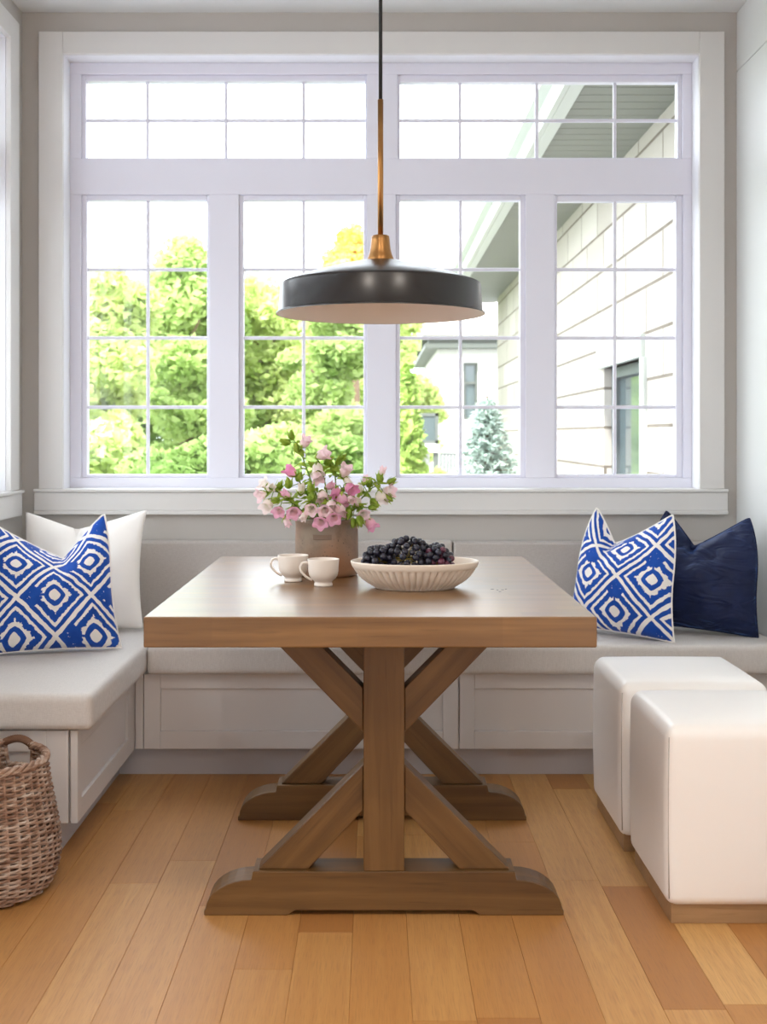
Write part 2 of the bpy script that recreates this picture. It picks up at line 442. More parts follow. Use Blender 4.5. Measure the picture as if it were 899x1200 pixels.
struct('ceiling', MB().box(XL - .2, XR + .2, YR, YB + WT, ZC, ZC + .2), M['ceil'])
JL = .012
b = MB(); b.box(XL - .2, wx0 - JL, YB, YB + WT, -.15, ZC); b.box(wx1 + JL, XR + .2, YB, YB + WT, -.15, ZC)
b.box(wx0 - JL, wx1 + JL, YB, YB + WT, -.15, wz0 - .012); b.box(wx0 - JL, wx1 + JL, YB, YB + WT, wz1 + JL, ZC)
struct('wall_back', b, M['wall'])
DO0, DO1, DZ = -2.1, -.5, 2.2        # unglazed openings added in both side walls behind the viewpoint, to let in fill daylight
b = MB(); b.box(XL - WT, XL, YR, DO0, -.15, ZC); b.box(XL - WT, XL, DO1, ly0 - JL, -.15, ZC); b.box(XL - WT, XL, DO0, DO1, DZ, ZC); b.box(XL - WT, XL, ly1 + JL, YB, -.15, ZC)
b.box(XL - WT, XL, ly0 - JL, ly1 + JL, -.15, wz0 - .012); b.box(XL - WT, XL, ly0 - JL, ly1 + JL, wz1 + JL, ZC)
struct('wall_left', b, M['wall'])
def liner(name, a0, a1, z0, z1, tr):
    b = MB()
    for q in ((a0 - JL, a0, z0, z1 + JL), (a1, a1 + JL, z0, z1 + JL), (a0, a1, z1, z1 + JL)):
        t = MB().box(q[0], q[1], .0005, .13, q[2], q[3]); b.add([tr(*v) for v in t.v], t.f)
    struct(name, b, M['jamb'], fix=True)
liner('trim_8', wx0, wx1, wz0, wz1, lambda a, d, z: (a, YB + d, z))
liner('trim_9', ly0, ly1, wz0, wz1, lambda a, d, z: (XL - d, a, z))
struct('wall_right', MB().box(XR, XR + .15, DO1, YB, -.15, 2.552).box(XR, XR + .15, YR, DO0, -.15, 2.552).box(XR, XR + .15, DO0, DO1, DZ, 2.552), M['wall_r'], bevel=.003)
struct('trim_1', MB().box(XR, XR + .15, YR, YB, 2.556, ZC), M['wall_r'], bevel=.003)     # header board above the joint line
# rear wall
b = MB(); b.box(XL - WT, XR + .15, YR - .15, YR, -.15, ZC)
struct('wall_rear', b, M['wall'])

# casing round the big window: face boards with a stepped outer band
def casing(name, a0, a1, z0, z1, A0, A1, Z1, tr, d0=0.0):
    b = MB()
    def bx(p0, p1, t0, t1, q0, q1):
        vs = MB().box(p0, p1, t0, t1, q0, q1)
        b.add([tr(*v) for v in vs.v], vs.f)
    bx(A0, a0, 0, .020, z0, Z1); bx(a1, A1, 0, .020, z0, Z1); bx(a0, a1, 0, .020, z1, Z1)
    return struct(name, b, M['trim'], bevel=.003)
trB = lambda a, dd, z: (a, YB - dd, z)
trL = lambda a, dd, z: (XL + dd, a, z)
casing('trim_2', wx0, wx1, wz0, wz1, -1.2866, 1.3338, 2.702, trB)
casing('trim_3', ly0, ly1, wz0, wz1, ly0 - .1, 4.478, 2.702, trL)
# stools and aprons
b = MB(); b.box(-1.303, 1.345, YB - .034, YB + .09, wz0 - .012, wz0); b.box(-1.303, 1.345, YB - .024, YB, .872, wz0 - .012)
b.box(-1.303, 1.345, YB - .03, YB, .857, .872)
struct('trim_4', b, M['trim'], bevel=.003)
b = MB(); b.box(XL - .09, XL + .034, ly0 - .12, 4.50, wz0 - .012, wz0); b.box(XL, XL + .024, ly0 - .12, 4.50, .857, wz0 - .012)
struct('trim_5', b, M['trim'], bevel=.003)

# window units -----------------------------------------------------
FY = 4.67; s_ = FY / F
fx = lambda p: (p - VX) * s_
fz = lambda p: H - (p - VY) * s_
nwin = [0]
def window_unit(tr, A0, A1, Z0, Z1, sashes, tname):
    """fixed frame with openings, and one sash with glass and grille in each. tr(a, depth, z) -> world"""
    def bx(mb, a0, a1, d0, d1, z0, z1):
        t = MB().box(a0, a1, d0, d1, z0, z1); mb.add([tr(*v) for v in t.v], t.f)
    fr = MB(); D = .07
    rows = sorted({(q[2], q[3]) for q in sashes}, reverse=True)
    z = Z1
    for (r0, r1) in rows:
        bx(fr, A0, A1, 0, D, r1, z); z = r0
        a = A0
        for q in sorted(q for q in sashes if q[2] == r0):
            bx(fr, a, q[0], 0, D, r0, r1); a = q[1]
        bx(fr, a, A1, 0, D, r0, r1)
    bx(fr, A0, A1, 0, D, Z0, z)
    struct(tname, fr, M['vinyl'], bevel=.002)
    for (a0, a1, z0, z1, g0, g1, h0, h1, vs, hs) in sashes:
        nwin[0] += 1
        sm = MB()
        bx(sm, a0, g0, .012, .055, z0, z1); bx(sm, g1, a1, .012, .055, z0, z1); bx(sm, g0, g1, .012, .055, h1, z1); bx(sm, g0, g1, .012, .055, z0, h0)
        w = tag(sm.build('window_%d' % nwin[0], M['vinyl'], bevel=.003, fix=True), kind='structure')
        gm = MB(); bx(gm, g0, g1, .034, .038, h0, h1); gm.build('glass', M['glass'], w)
        mm = MB()
        for v in vs: bx(mm, v - .0068, v + .0068, .022, .033, h0, h1)
        for q in hs: bx(mm, g0, g1, .0225, .0325, q - .0068, q + .0068)
        mm.build('grille', M['vinyl'], w, bevel=.003)
trF = lambda a, d, z: (a, FY + d, z)
S = []
def sash(ox0, ox1, oy0, oy1, gx0, gx1, gy0, gy1, vs, hs):
    return (fx(ox0), fx(ox1), fz(oy1), fz(oy0), fx(gx0), fx(gx1), fz(gy1), fz(gy0), [fx(v) for v in vs], [fz(q) for q in hs])
hs = (315, 395.5, 477)
S = [sash(95, 430, 87, 186, 100, 428, 94, 184, (171.5, 264, 355.5), (139.5,)), sash(466, 800, 87, 186, 469, 795, 95, 184, (539.5, 630, 722), (139.5,)),
     sash(95, 245, 228, 560, 101, 242, 234, 556, (172,), hs), sash(280, 430, 228, 560, 285, 426, 234, 556, (355.5,), hs),
     sash(464, 616, 228, 560, 469, 610, 234, 556, (540,), hs), sash(650, 801, 228, 560, 653.5, 793, 235, 556, (722,), hs)]
window_unit(trF, wx0 - .0, wx1 + .0, wz0 - .005, wz1 + .0, S, 'trim_6')
# left window: same build, turned
FX = XL - .09
trW = lambda a, d, z: (FX - d, a, z)
S = []
n = 3; w = (ly1 - ly0) / n
for i in range(n):
    a0, a1 = ly0 + i * w + .06, ly0 + (i + 1) * w - .06
    for (z0, z1, hh) in ((1.0, 2.08, (1.27, 1.54, 1.81)), (2.22, 2.55, (2.385,))):
        S.append((a0, a1, z0, z1, a0 + .02, a1 - .02, z0 + .02, z1 - .02, [(a0 + a1) / 2], hh))
window_unit(trW, ly0, ly1, wz0 - .005, wz1, S, 'trim_7')

# ------------------------------------------------------------------ built-in benches
def shaker(name, a0, a1, z0, z1, i0, i1, j0, j1, tr, parent, t=.02, rec=.009):
    """flat frame-and-panel front; tr(a, depth outwards, z)"""
    mb = MB()
    def bx(p0, p1, d0, d1, q0, q1):
        v = MB().box(p0, p1, d0, d1, q0, q1); mb.add([tr(*q) for q in v.v], v.f)
    bx(a0, i0, 0, t, z0, z1); bx(i1, a1, 0, t, z0, z1); bx(i0, i1, 0, t, z0, j0); bx(i0, i1, 0, t, j1, z1)
    bx(i0, i1, 0, t - rec, j0, j1)
    return mb.build(name, M['cab'], parent, bevel=.002)
ZF0, ZF1 = .096, .354
BX = -.816; BYF = 4.05; LYF = 3.274
bench = thing('storage_bench', 'white paneled bench base with two drawer fronts under the big window', 'bench', (.28, 4.3, 0))
b = MB(); b.box(BX + .012, XR - .003, BYF + .02, YB - .002, ZF0, ZF1); b.build('carcass', M['cab'], bench)
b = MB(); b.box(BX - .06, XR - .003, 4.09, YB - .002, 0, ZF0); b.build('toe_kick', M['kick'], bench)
trb = lambda a, dd, z: (a, BYF + .02 - dd, z)
shaker('drawer_front', -.785, .2815, ZF0, ZF1 - .004, -.729, .2285, .156, .300, trb, bench)
shaker('drawer_front', .2855, XR - .004, ZF0, ZF1 - .004, .3356, 1.32, .156, .300, trb, bench)
b = MB(); b.box(BX + .001, -.7875, BYF, BYF + .02, ZF0, ZF1 - .004); b.build('filler_strip', M['cab'], bench, bevel=.002)
lb = thing('storage_bench', 'shorter white paneled bench base running forward along the left wall', 'bench', (-1.08, 3.9, 0))
b = MB(); b.box(XL + .003, BX - .02, LYF + .02, YB - .002, ZF0, ZF1); b.build('carcass', M['cab'], lb)
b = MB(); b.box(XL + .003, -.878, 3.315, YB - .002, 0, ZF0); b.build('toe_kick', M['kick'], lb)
trs = lambda a, dd, z: (BX - .02 + dd, a, z)
shaker('side_panel', LYF, BYF - .0005, ZF0, ZF1 - .004, 3.32, 3.945, .154, .300, trs, lb)
tre = lambda a, dd, z: (a, LYF + .02 - dd, z)
shaker('end_panel', XL + .003, -.8425, ZF0, ZF1 - .004, -1.26, -.903, .154, .292, tre, lb)

def cushion(name, x0, x1, y0, y1, z0, z1, mat, label, cat, bev=.022, grp=None, puff=.006):
    mb = MB(); nx = 24; ny = 14
    bm = bmesh.new(); bmesh.ops.create_cube(bm, size=1.0)
    bmesh.ops.scale(bm, vec=(x1 - x0, y1 - y0, z1 - z0), verts=bm.verts)
    bmesh.ops.bevel(bm, geom=list(bm.edges), offset=bev, segments=5, profile=.6, affect='EDGES')
    me = bpy.data.meshes.new(name); bm.to_mesh(me); bm.free()
    me.polygons.foreach_set('use_smooth', [True] * len(me.polygons)); me.materials.append(mat)
    o = bpy.data.objects.new(name, me); o.location = ((x0 + x1) / 2, (y0 + y1) / 2, (z0 + z1) / 2); C.objects.link(o)
    m = o.modifiers.new('wn', 'WEIGHTED_NORMAL'); m.keep_sharp = True
    return tag(o, label, cat, grp)
SEAT = .455
BKF = 4.495
cushion('seat_cushion', -.768, XR - .004, 4.005, BKF - .004, .355, SEAT, M['linen'], 'long grey linen seat cushion on the bench below the big window', 'cushion')
cushion('seat_cushion', XL + .004, -.770, 3.246, BKF - .004, .355, SEAT, M['linen'], 'grey linen seat cushion with rounded end on the left bench', 'cushion', .026)
xs = .2915 + .0
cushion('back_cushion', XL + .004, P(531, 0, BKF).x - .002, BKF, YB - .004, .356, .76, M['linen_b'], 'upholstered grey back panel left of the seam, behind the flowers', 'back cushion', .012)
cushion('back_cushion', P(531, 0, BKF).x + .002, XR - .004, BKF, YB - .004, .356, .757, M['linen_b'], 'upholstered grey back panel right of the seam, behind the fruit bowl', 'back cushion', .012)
# ------------------------------------------------------------------ trestle table
TX = .0206
table = thing('trestle_table', 'brown wooden trestle dining table with X-shaped pedestal legs', 'table', (TX, 3.288, 0))
tx0, tx1, ty0, ty1 = -.511, .4885, 2.63, 3.945
MB().box(tx0, tx1, ty0, ty1, .692, .76).build('tabletop', M['top'], table, bevel=.0035, seg=3)
for (px, py, l, w_) in ((577, 690.5, .008, .0012), (583, 691.5, .004, .0020), (586, 693.2, .006, .0014), (589, 691.2, .007, .0012), (593, 690.4, .004, .0016)):
    q = P(px, py, .4 * F / (py - VY))
    MB().box(q.x - l / 2, q.x + l / 2, q.y - w_ * 2, q.y + w_ * 2, .7598, .7604).build('scuff_mark', M['dark'], table)
def base(yf, parent):
    yb = yf + .095
    # foot: scrolled ends, low relief underneath
    L = .4345; h = .106
    pts = []
    def half(sg):
        out = [(.215, .0), (.235, .0)] if False else []
        return out
    prof = [(-L, 0), (-L, .012)]
    for i in range(9):
        a = PI / 2 * i / 8
        prof.append((-L + .004 + .110 * (1 - math.cos(a)), .014 + .072 * math.sin(a)))
    prof += [(-L + .118, .106)]
    prof += [(-p_[0], p_[1]) for p_ in reversed(prof)]
    prof += [(.235, 0), (.215, .012), (-.215, .012), (-.235, 0)]
    poly = [(TX + a, b_) for a, b_ in prof]
    MB().prism(poly, yf, yb).build('foot', M['tx'], parent, bevel=.003)
    # post
    MB().box(TX - .0495, TX + .0495, yf + .001, yb - .001, h, .692).build('post', M['tz'], parent, bevel=.003)
    # braces, set back from the post face
    y0, y1 = yf + .014, yb - .014
    m = Y_ = yf + .014
    for sg in (-1, 1):
        # lower: outer edge from post z~.36 to foot x .295
        e = .0495
        z_a, z_b = .362, .250
        lo = [(e, z_a), (e, z_b), (.184, h), (.306, h)]
        MB().prism([(TX + sg * a, b_) for a, b_ in lo], y0, y1).build('lower_brace', M['td'][1 if sg > 0 else 0], parent, bevel=.003, fix=True)
        up = [(e, .438), (e, .545), (.195, .692), (.297, .692)]
        MB().prism([(TX + sg * a, b_) for a, b_ in up], y0, y1).build('upper_brace', M['td'][0 if sg > 0 else 1], parent, bevel=.003, fix=True)
base(2.885, table); base(3.596, table)

# ------------------------------------------------------------------ pendant lamp
py_ = 3.29; pxc = (446 - VX) * py_ / F
lamp = thing('pendant_lamp', 'black drum pendant with brass stem hanging over the table', 'lamp', (pxc, py_, ZC))
zb = H + .332
cc = (pxc, py_, 0)
sh = [(.287, zb), (.2875, zb + .003), (.284, zb + .005), (.281, zb + .008), (.276, zb + .078), (.2745, zb + .083), (.269, zb + .0865), (.20, zb + .110), (.12, zb + .132), (.055, zb + .147), (.030, zb + .149)]
MB().lathe(sh, 96, cc).build('lamp_shade', M['black'], lamp)
inn = [(.2868, zb + .0005), (.281, zb + .004), (.273, zb + .076), (.266, zb + .083), (.20, zb + .105), (.12, zb + .127), (.0, zb + .142)]
MB().lathe(inn, 96, cc).build('inner_reflector', M['shade_in'], lamp)
cap = [(.0, H + .5495), (.022, H + .5495), (.0245, H + .547), (.0255, H + .535), (.028, H + .512), (.032, H + .497), (.037, H + .484), (.0375, H + .476), (.0, H + .476)]
MB().lathe(cap, 40, cc).build('brass_cap', M['brass'], lamp)
MB().tube([(pxc, py_, H + .545), (pxc, py_, H + .924)], .0078, 16).build('brass_rod', M['brass'], lamp)
MB().tube([(pxc, py_, H + .92), (pxc, py_, H + 1.2), (pxc, py_, ZC - .02)], .0052, 10).build('cord', M['cord'], lamp)
MB().lathe([(0, ZC - .028), (.05, ZC - .026), (.06, ZC - .015), (.062, ZC - .001), (0, ZC - .001)], 40, cc).build('ceiling_canopy', M['black'], lamp)
b = MB(); b.tube([(pxc, py_, zb + .150), (pxc, py_, zb + .10)], .02, 20); b.build('lamp_socket', M['shade_in'], lamp)
# ------------------------------------------------------------------ ottomans
def ottoman(x0, y0, label):
    W = .415; D = .42; z0, z1 = .042, .476
    o = thing('ottoman', label, 'ottoman', (x0 + W / 2, y0 + D / 2, 0), 'white cube ottomans')
    bm = bmesh.new(); bmesh.ops.create_cube(bm, size=1.0)
    bmesh.ops.scale(bm, vec=(W, D, z1 - z0), verts=bm.verts)
    ve = [e for e in bm.edges if abs(e.verts[0].co.z - e.verts[1].co.z) > .1]
    te = [e for e in bm.edges if e.verts[0].co.z > 0 and e.verts[1].co.z > 0]
    be = [e for e in bm.edges if e.verts[0].co.z < 0 and e.verts[1].co.z < 0]
    bmesh.ops.bevel(bm, geom=ve + te + be, offset=.026, segments=6, profile=.5, affect='EDGES')
    bmesh.ops.subdivide_edges(bm, edges=[e for e in bm.edges if e.calc_length() > .2], cuts=8, use_grid_fill=True)
    for v in bm.verts:      # soft bulge, flatter rolls on top
        u, w_, q = v.co.x / (W / 2), v.co.y / (D / 2), v.co.z / ((z1 - z0) / 2)
        if q > .8: v.co.z += .008 * max(0, (1 - u * u)) * max(0, (1 - w_ * w_)); v.co.z -= .012 * max(0, (max(abs(u), abs(w_)) - .80)) / .2
        if abs(u) > .95: v.co.x += math.copysign(.004 * max(0, 1 - q * q), u)
        if abs(w_) > .95: v.co.y += math.copysign(.004 * max(0, 1 - q * q), w_)
    me = bpy.data.meshes.new('upholstery'); bm.to_mesh(me); bm.free()
    me.polygons.foreach_set('use_smooth', [True] * len(me.polygons)); me.materials.append(M['leather'])
    c = bpy.data.objects.new('upholstery', me); c.location = (0, 0, (z0 + z1) / 2); c.parent = o; C.objects.link(c)
    cx, cy = x0 + W / 2, y0 + D / 2
    for sx in (-1, 1):
        for sy in (-1, 1):
            k_ = .026 * (1 - .7071)
            ex, ey = cx + sx * (W / 2 - k_ + .0012), cy + sy * (D / 2 - k_ + .0012)
            ix, iy = cx + sx * (W / 2 - .024), cy + sy * (D / 2 - .024)
            MB().tube([(ex, ey, z0 + .02), (ex + sx * .002, ey + sy * .002, .2), (ex + sx * .002, ey + sy * .002, .32), (ex, ey, z1 - .032)], .0016, 6).build('corner_seam', M['seam'], o)
    MB().box(x0 + .012, x0 + W - .012, y0 + .012, y0 + D - .012, 0, .05).build('plinth', M['plinth'], o, bevel=.002)
    return o
ottoman(.69, 2.825, 'white cube ottoman nearest the viewer, overlapping the other one')
ottoman(.68, 3.315, 'white cube ottoman standing behind the nearer one, close to the bench')

# ------------------------------------------------------------------ throw pillows
def pillow(name, w, h, T, mat, loc, yaw, lean, roll, chop, u0, label, cat='pillow', N=44, pin=.07, seed=1, pipe=None, earin=.0, wr=.004):
    """a knife-edge cushion with a dent chopped into its top edge. base edge at loc"""
    r = random.Random(seed); ph = [r.uniform(0, 6) for _ in range(6)]
    vs = []; uvs = []; idx = {}
    def pt(u, v, side):
        x = w / 2 * u * (1 - pin * (1 - v * v)); z = h / 2 * v * (1 - pin * (1.0 if v > 0 else .3) * (1 - u * u))
        d = max(0.0, 1 - abs(u - u0) / (.97 * (1 - u0 if u > u0 else 1 + u0))) ** 1.2
        vv = max(0.0, (v + .55) / 1.55)
        z -= chop * d * vv ** 2.2
        x *= 1 - earin * max(0, v) ** 2
        e = max(0.0, (1 - u * u)) ** .55 * max(0.0, (1 - v * v)) ** .5
        t = T / 2 * e * (1 + .25 * (-v)) * (1 - .55 * d * max(0, v) ** 1.5)
        # crease fanning out below the dent
        cr = math.exp(-((u - u0 - .25 * (v - 1) * u0) / .10) ** 2) * max(0.0, v - .05) * .9
        t -= T * .34 * cr * e
        t += e * wr * (math.sin(5 * u + 4 * v + ph[0]) + .7 * math.sin(9 * v - 6 * u + ph[1]) + .5 * math.sin(13 * u + ph[2] + 3 * v))
        y = -t if side else t
        y += .02 * v * v - .015 * (u * u) * v
        return (x, y, z)
    fs = []
    for side in (1, 0):
        for j in range(N + 1):
            for i in range(N + 1):
                u = -1 + 2 * i / N; v = -1 + 2 * j / N
                u = math.sin(u * PI / 2) * .35 + u * .65; v = math.sin(v * PI / 2) * .35 + v * .65
                edge = i in (0, N) or j in (0, N)
                key = (i, j) if edge else (i, j, side)
                if key not in idx:
                    idx[key] = len(vs); vs.append(pt(u, v, side)); uvs.append((u * w / 2, v * h / 2))
        for j in range(N):
            for i in range(N):
                q = []
                for (a, b_) in ((i, j), (i + 1, j), (i + 1, j + 1), (i, j + 1)):
                    e_ = a in (0, N) or b_ in (0, N)
                    q.append(idx[(a, b_) if e_ else (a, b_, side)])
                fs.append(tuple(q) if side else tuple(reversed(q)))
    zmin = min(v[2] for v in vs)
    me = bpy.data.meshes.new(name)
    me.from_pydata([(a, b_, c_ - zmin) for a, b_, c_ in vs], [], fs)
    uvl = me.uv_layers.new(name='UVMap')
    for l in me.loops: uvl.data[l.index].uv = uvs[l.vertex_index]
    me.polygons.foreach_set('use_smooth', [True] * len(me.polygons)); me.materials.append(mat)
    R = Matrix.Rotation(yaw, 4, 'Z') @ Matrix.Rotation(lean, 4, 'X') @ Matrix.Rotation(roll, 4, 'Y')
    me.transform(R)
    zl = min(v.co.z for v in me.vertices)
    o = bpy.data.objects.new(name, me); o.location = (loc[0], loc[1], loc[2] - zl); C.objects.link(o)
    if pipe:
        ring = [Vector(pt(math.sin((-1 + 2 * i / N) * PI / 2) * .35 + (-1 + 2 * i / N) * .65, -1, 1)) for i in range(N)]
        ring += [Vector(pt(1, math.sin((-1 + 2 * i / N) * PI / 2) * .35 + (-1 + 2 * i / N) * .65, 1)) for i in range(N)]
        ring += [Vector(pt(math.sin((1 - 2 * i / N) * PI / 2) * .35 + (1 - 2 * i / N) * .65, 1, 1)) for i in range(N)]
        ring += [Vector(pt(-1, math.sin((1 - 2 * i / N) * PI / 2) * .35 + (1 - 2 * i / N) * .65, 1)) for i in range(N)]
        mb = MB().tube([R @ (p_ - Vector((0, 0, zmin))) for p_ in ring], .0034, 6, closed=True)
        po = mb.build('piping', pipe, None); po.parent = o
    return tag(o, label, cat)
ik1 = ikat('ikat_left', .262, .160, -.195, False)
ik2 = ikat('ikat_right', .262, .010, -.150, True)
pillow('throw_pillow', .48, .45, .17, ik1, (-1.055, 3.83, SEAT), .30, -.36, -.01, .12, .30, 'blue and white diamond patterned pillow on the left bench', seed=3, pipe=M['whitefab'], pin=.12, earin=.17)
pillow('throw_pillow', .45, .43, .16, M['whitefab'], (-1.06, 4.27, SEAT), -.04, -.28, -.02, .05, -.15, 'plain white pillow behind the patterned one in the left corner', seed=5)
pillow('throw_pillow', .40, .43, .16, ik2, (.835, 4.15, SEAT), -.62, -.24, .05, .10, -.42, 'blue and white diamond patterned pillow leaning on a navy one', seed=7, pipe=M['whitefab'], earin=.28, pin=.11)
pillow('throw_pillow', .42, .41, .17, M['navy'], (1.13, 4.22, SEAT), -.45, -.22, .06, .10, -.25, 'dark navy velvet pillow in the right corner of the bench', seed=9, pipe=M['navy'], earin=.30, wr=.008, pin=.09)

# ------------------------------------------------------------------ things on the table
TT = .76
pc = P(383, 600, 3.42); pc.z = TT
crock = thing('stoneware_crock', 'brown glazed stoneware crock holding the pink flowers', 'vase', pc)
def cm(a, j): return 1 + .006 * math.sin(2 * a + .7 * j) + .004 * math.sin(3 * a + j)
prof = [(0, 0), (.080, 0), (.086, .003), (.0885, .010), (.0905, .05), (.0905, .10), (.0895, .135), (.0905, .148), (.0920, .156), (.0912, .162), (.0875, .164), (.083, .160), (.081, .14), (.081, .02), (0, .015)]
MB().lathe(prof, 72, pc, mod=cm).build('crock_body', M['crock'], crock)
a0 = -PI / 2 - .10
mb = MB()
vs = []
for i in range(9):
    a = a0 + (i - 4) * .072
    for (rr, z) in ((.0905, .108), (.0918, .109), (.0918, .121), (.0905, .122)): vs.append((pc.x + rr * 1.004 * math.cos(a), pc.y + rr * 1.004 * math.sin(a), pc.z + z))
fs = [(i * 4 + k, i * 4 + k + 1, i * 4 + 5 + k, i * 4 + 4 + k) for i in range(8) for k in range(3)]
mb.add(vs, fs); st = mb.build('stamp_mark', M['stamp'], crock); tag(st, 'worn stamped tablet')

def cup(px, py, Y, label, rot):
    c = P(px, py, Y); c.z = TT
    o = thing('teacup', label, 'cup', c, 'white teacups')
    prof = [(0, .004), (.0200, .003), (.0225, 0), (.0245, .001), (.0250, .004), (.0238, .008), (.0225, .0105), (.0255, .0140), (.0325, .0200), (.0378, .0290), (.0400, .0400), (.0405, .0540), (.0420, .0705), (.0417, .0722), (.0400, .0715), (.0386, .054), (.038, .040), (.035, .029), (.028, .020), (.015, .0155), (0, .0150)]
    MB().lathe(prof, 56, c).build('cup_body', M['white_cer'], o)
    pts = []; 
    ctrl = [(-.0385, .060), (-.047, .0635), (-.056, .061), (-.061, .052), (-.060, .042), (-.054, .033), (-.046, .025), (-.037, .0195), (-.030, .0175)]
    for a, z in ctrl: pts.append((c.x + a * math.cos(rot), c.y + a * math.sin(rot), c.z + z))
    sm = []
    for i in range(len(pts) - 1):
        for t in (0, .5): sm.append(Vector(pts[i]).lerp(Vector(pts[i + 1]), t))
    sm.append(Vector(pts[-1]))
    MB().tube(sm, [.0042] + [.0034] * (len(sm) - 2) + [.0045], 8).build('handle', M['white_cer'], o)
cup(343.5, 684, 3.27, 'white teacup farther back, touching the left side of the crock', .15)
cup(379, 688, 3.17, 'white teacup standing in front of the crock', .12)

bc = P(486, 690, 3.13); bc.z = TT
bowl = thing('fluted_bowl', 'cream oval fluted bowl holding dark grapes', 'bowl', bc)
ex, ey = .168, .122
prof = [(0, .004), (.52, .003), (.60, 0), (.62, .002), (.645, .005), (.70, .0105), (.76, .0165), (.82, .024), (.875, .033), (.915, .042), (.945, .050), (.955, .0535), (.972, .056), (.988, .062), (1.0, .069), (.998, .0715), (.985, .0725), (.965, .070), (.93, .060), (.85, .042), (.70, .022), (.5, .012), (0, .010)]
def bmod(a, j):
    if 4 <= j <= 10: return 1 - .075 * (1 - abs(math.sin(a * 26))) ** 1.5 * (1.0 if 5 <= j <= 9 else .6)
    return 1.0
MB().lathe(prof, 720, bc, ex, ey, bmod).build('bowl_body', M['bowl'], bowl)

# grapes: three bunches lying in the bowl
gr = random.Random(5); GR = .0089
gm = MB(); 
bm = bmesh.new(); bmesh.ops.create_icosphere(bm, subdivisions=2, radius=GR); gme = bpy.data.meshes.new('grape'); bm.to_mesh(gme); bm.free()
gme.polygons.foreach_set('use_smooth', [True] * len(gme.polygons)); gme.materials.append(M['grape'])
gme2 = gme.copy(); gme2.materials.clear(); gme2.materials.append(M['grape_r'])
def inbowl(p):
    q = ((p.x - bc.x) / ex) ** 2 + ((p.y - bc.y) / ey) ** 2
    q = math.sqrt(q)
    zz = TT + .012 + .05 * max(0, (q - .5) / .45) ** 1.6 if q > .5 else TT + .012
    return p.z > zz + GR and q < .86
placed = []
def bunch(label, c, r, n, red, sd):
    c = Vector(c)
    o = thing('grape_bunch', label, 'grapes', (c.x, c.y, TT + .02), 'grape bunches in the bowl')
    rr = random.Random(sd); got = []; tries = 0
    while len(got) < n and tries < 60000:
        tries += 1
        d_ = Vector((rr.gauss(0, 1), rr.gauss(0, 1), rr.gauss(0, 1) + .35)).normalized()
        k_ = 1.0 if tries < 30000 else rr.uniform(.6, 1)
        p = c + Vector((d_.x * r[0], d_.y * r[1], d_.z * r[2])) * k_ * rr.uniform(.93, 1.03)
        if p.z < TT + .02: continue
        if not inbowl(p): continue
        if any((p - q).length < 1.86 * GR for q in placed): continue
        placed.append(p); got.append(p)
    for p in got:
        g_ = bpy.data.objects.new('grape', gme2 if (rr.random() < red) else gme); C.objects.link(g_)
        g_.parent = o; g_.location = p - Vector(o.location); k_ = rr.uniform(.90, 1.08); g_.scale = (k_, k_, k_ * rr.uniform(.98, 1.06))
        g_.rotation_euler = (rr.uniform(0, 6), rr.uniform(0, 6), 0)
    mb = MB()
    mb.tube([c + Vector((-r[0] * .9, 0, -.01)), c + Vector((0, 0, .0)), c + Vector((r[0] * .8, 0, -.005))], .0022, 6)
    for p in got[::3]:
        mb.tube([c.lerp(p, .15), c.lerp(p, .85)], .0009, 4)
    mb.build('grape_stem', M['grapestem'], o)
    return o
bunch('dark grape bunch piled highest at the middle of the bowl', P(478, 655, 3.13), (.066, .066, .052), 98, .02, 1)
bunch('smaller dark grape bunch at the left end of the bowl', P(444, 658, 3.12), (.038, .060, .038), 75, .0, 2)
rb = bunch('grape bunch with some reddish grapes at the right of the pile', P(510, 658, 3.12), (.044, .060, .042), 85, .22, 3)
# loose stalk showing on the left
lbz = P(441, 655, 3.045)
# ------------------------------------------------------------------ flowers in the crock
def bell(L, R, flare, lobes=5):
    """campanula bell: mouth at +Z"""
    mb = MB(); seg = 30; n = 12; prof = []
    for j in range(n + 1):
        t = j / n
        r = R * (.18 + .80 * math.sin(min(1, t * 1.5) * PI / 2) * .78 + .05 * t) if t < .8 else 0
        r = R * (.12 + .70 * (1 - (1 - min(1, t / .55)) ** 2.2)) if t < .55 else R * (.82 - .02 * math.sin((t - .55) / .25 * PI) if t < .8 else .82 + flare * ((t - .8) / .2) ** 1.4)
        prof.append((r, t * L))
    vs = []; fs = []
    for j, (r, z) in enumerate(prof):
        t = j / n
        for i in range(seg):
            a = 2 * PI * i / seg; c5 = math.cos(a * lobes)
            k_ = max(0, (t - .45) / .55)
            rr = r * (1 + .10 * k_ * c5); zz = z + .10 * L * k_ ** 2 * c5 - (.06 * L * max(0, t - .85) / .15 if flare > .4 else 0)
            vs.append((rr * math.cos(a), rr * math.sin(a), zz))
    for j in range(n):
        for i in range(seg): fs.append((j * seg + i, j * seg + (i + 1) % seg, (j + 1) * seg + (i + 1) % seg, (j + 1) * seg + i))
    fs.append(tuple(range(seg - 1, -1, -1)))
    mb.add(vs, fs, True); return mb
def with_thick(mb, name, mat):
    me = mb.mesh(name, mat); return me
bells = {}
for nm in ('pale', 'pink', 'deep', 'white'):
    bells[nm] = [bell(.040, .0205, .28).mesh('blossom', M['pet_' + nm]), bell(.034, .0170, .62).mesh('blossom', M['pet_' + nm]), bell(.034, .0135, .10).mesh('blossom', M['pet_' + nm])]
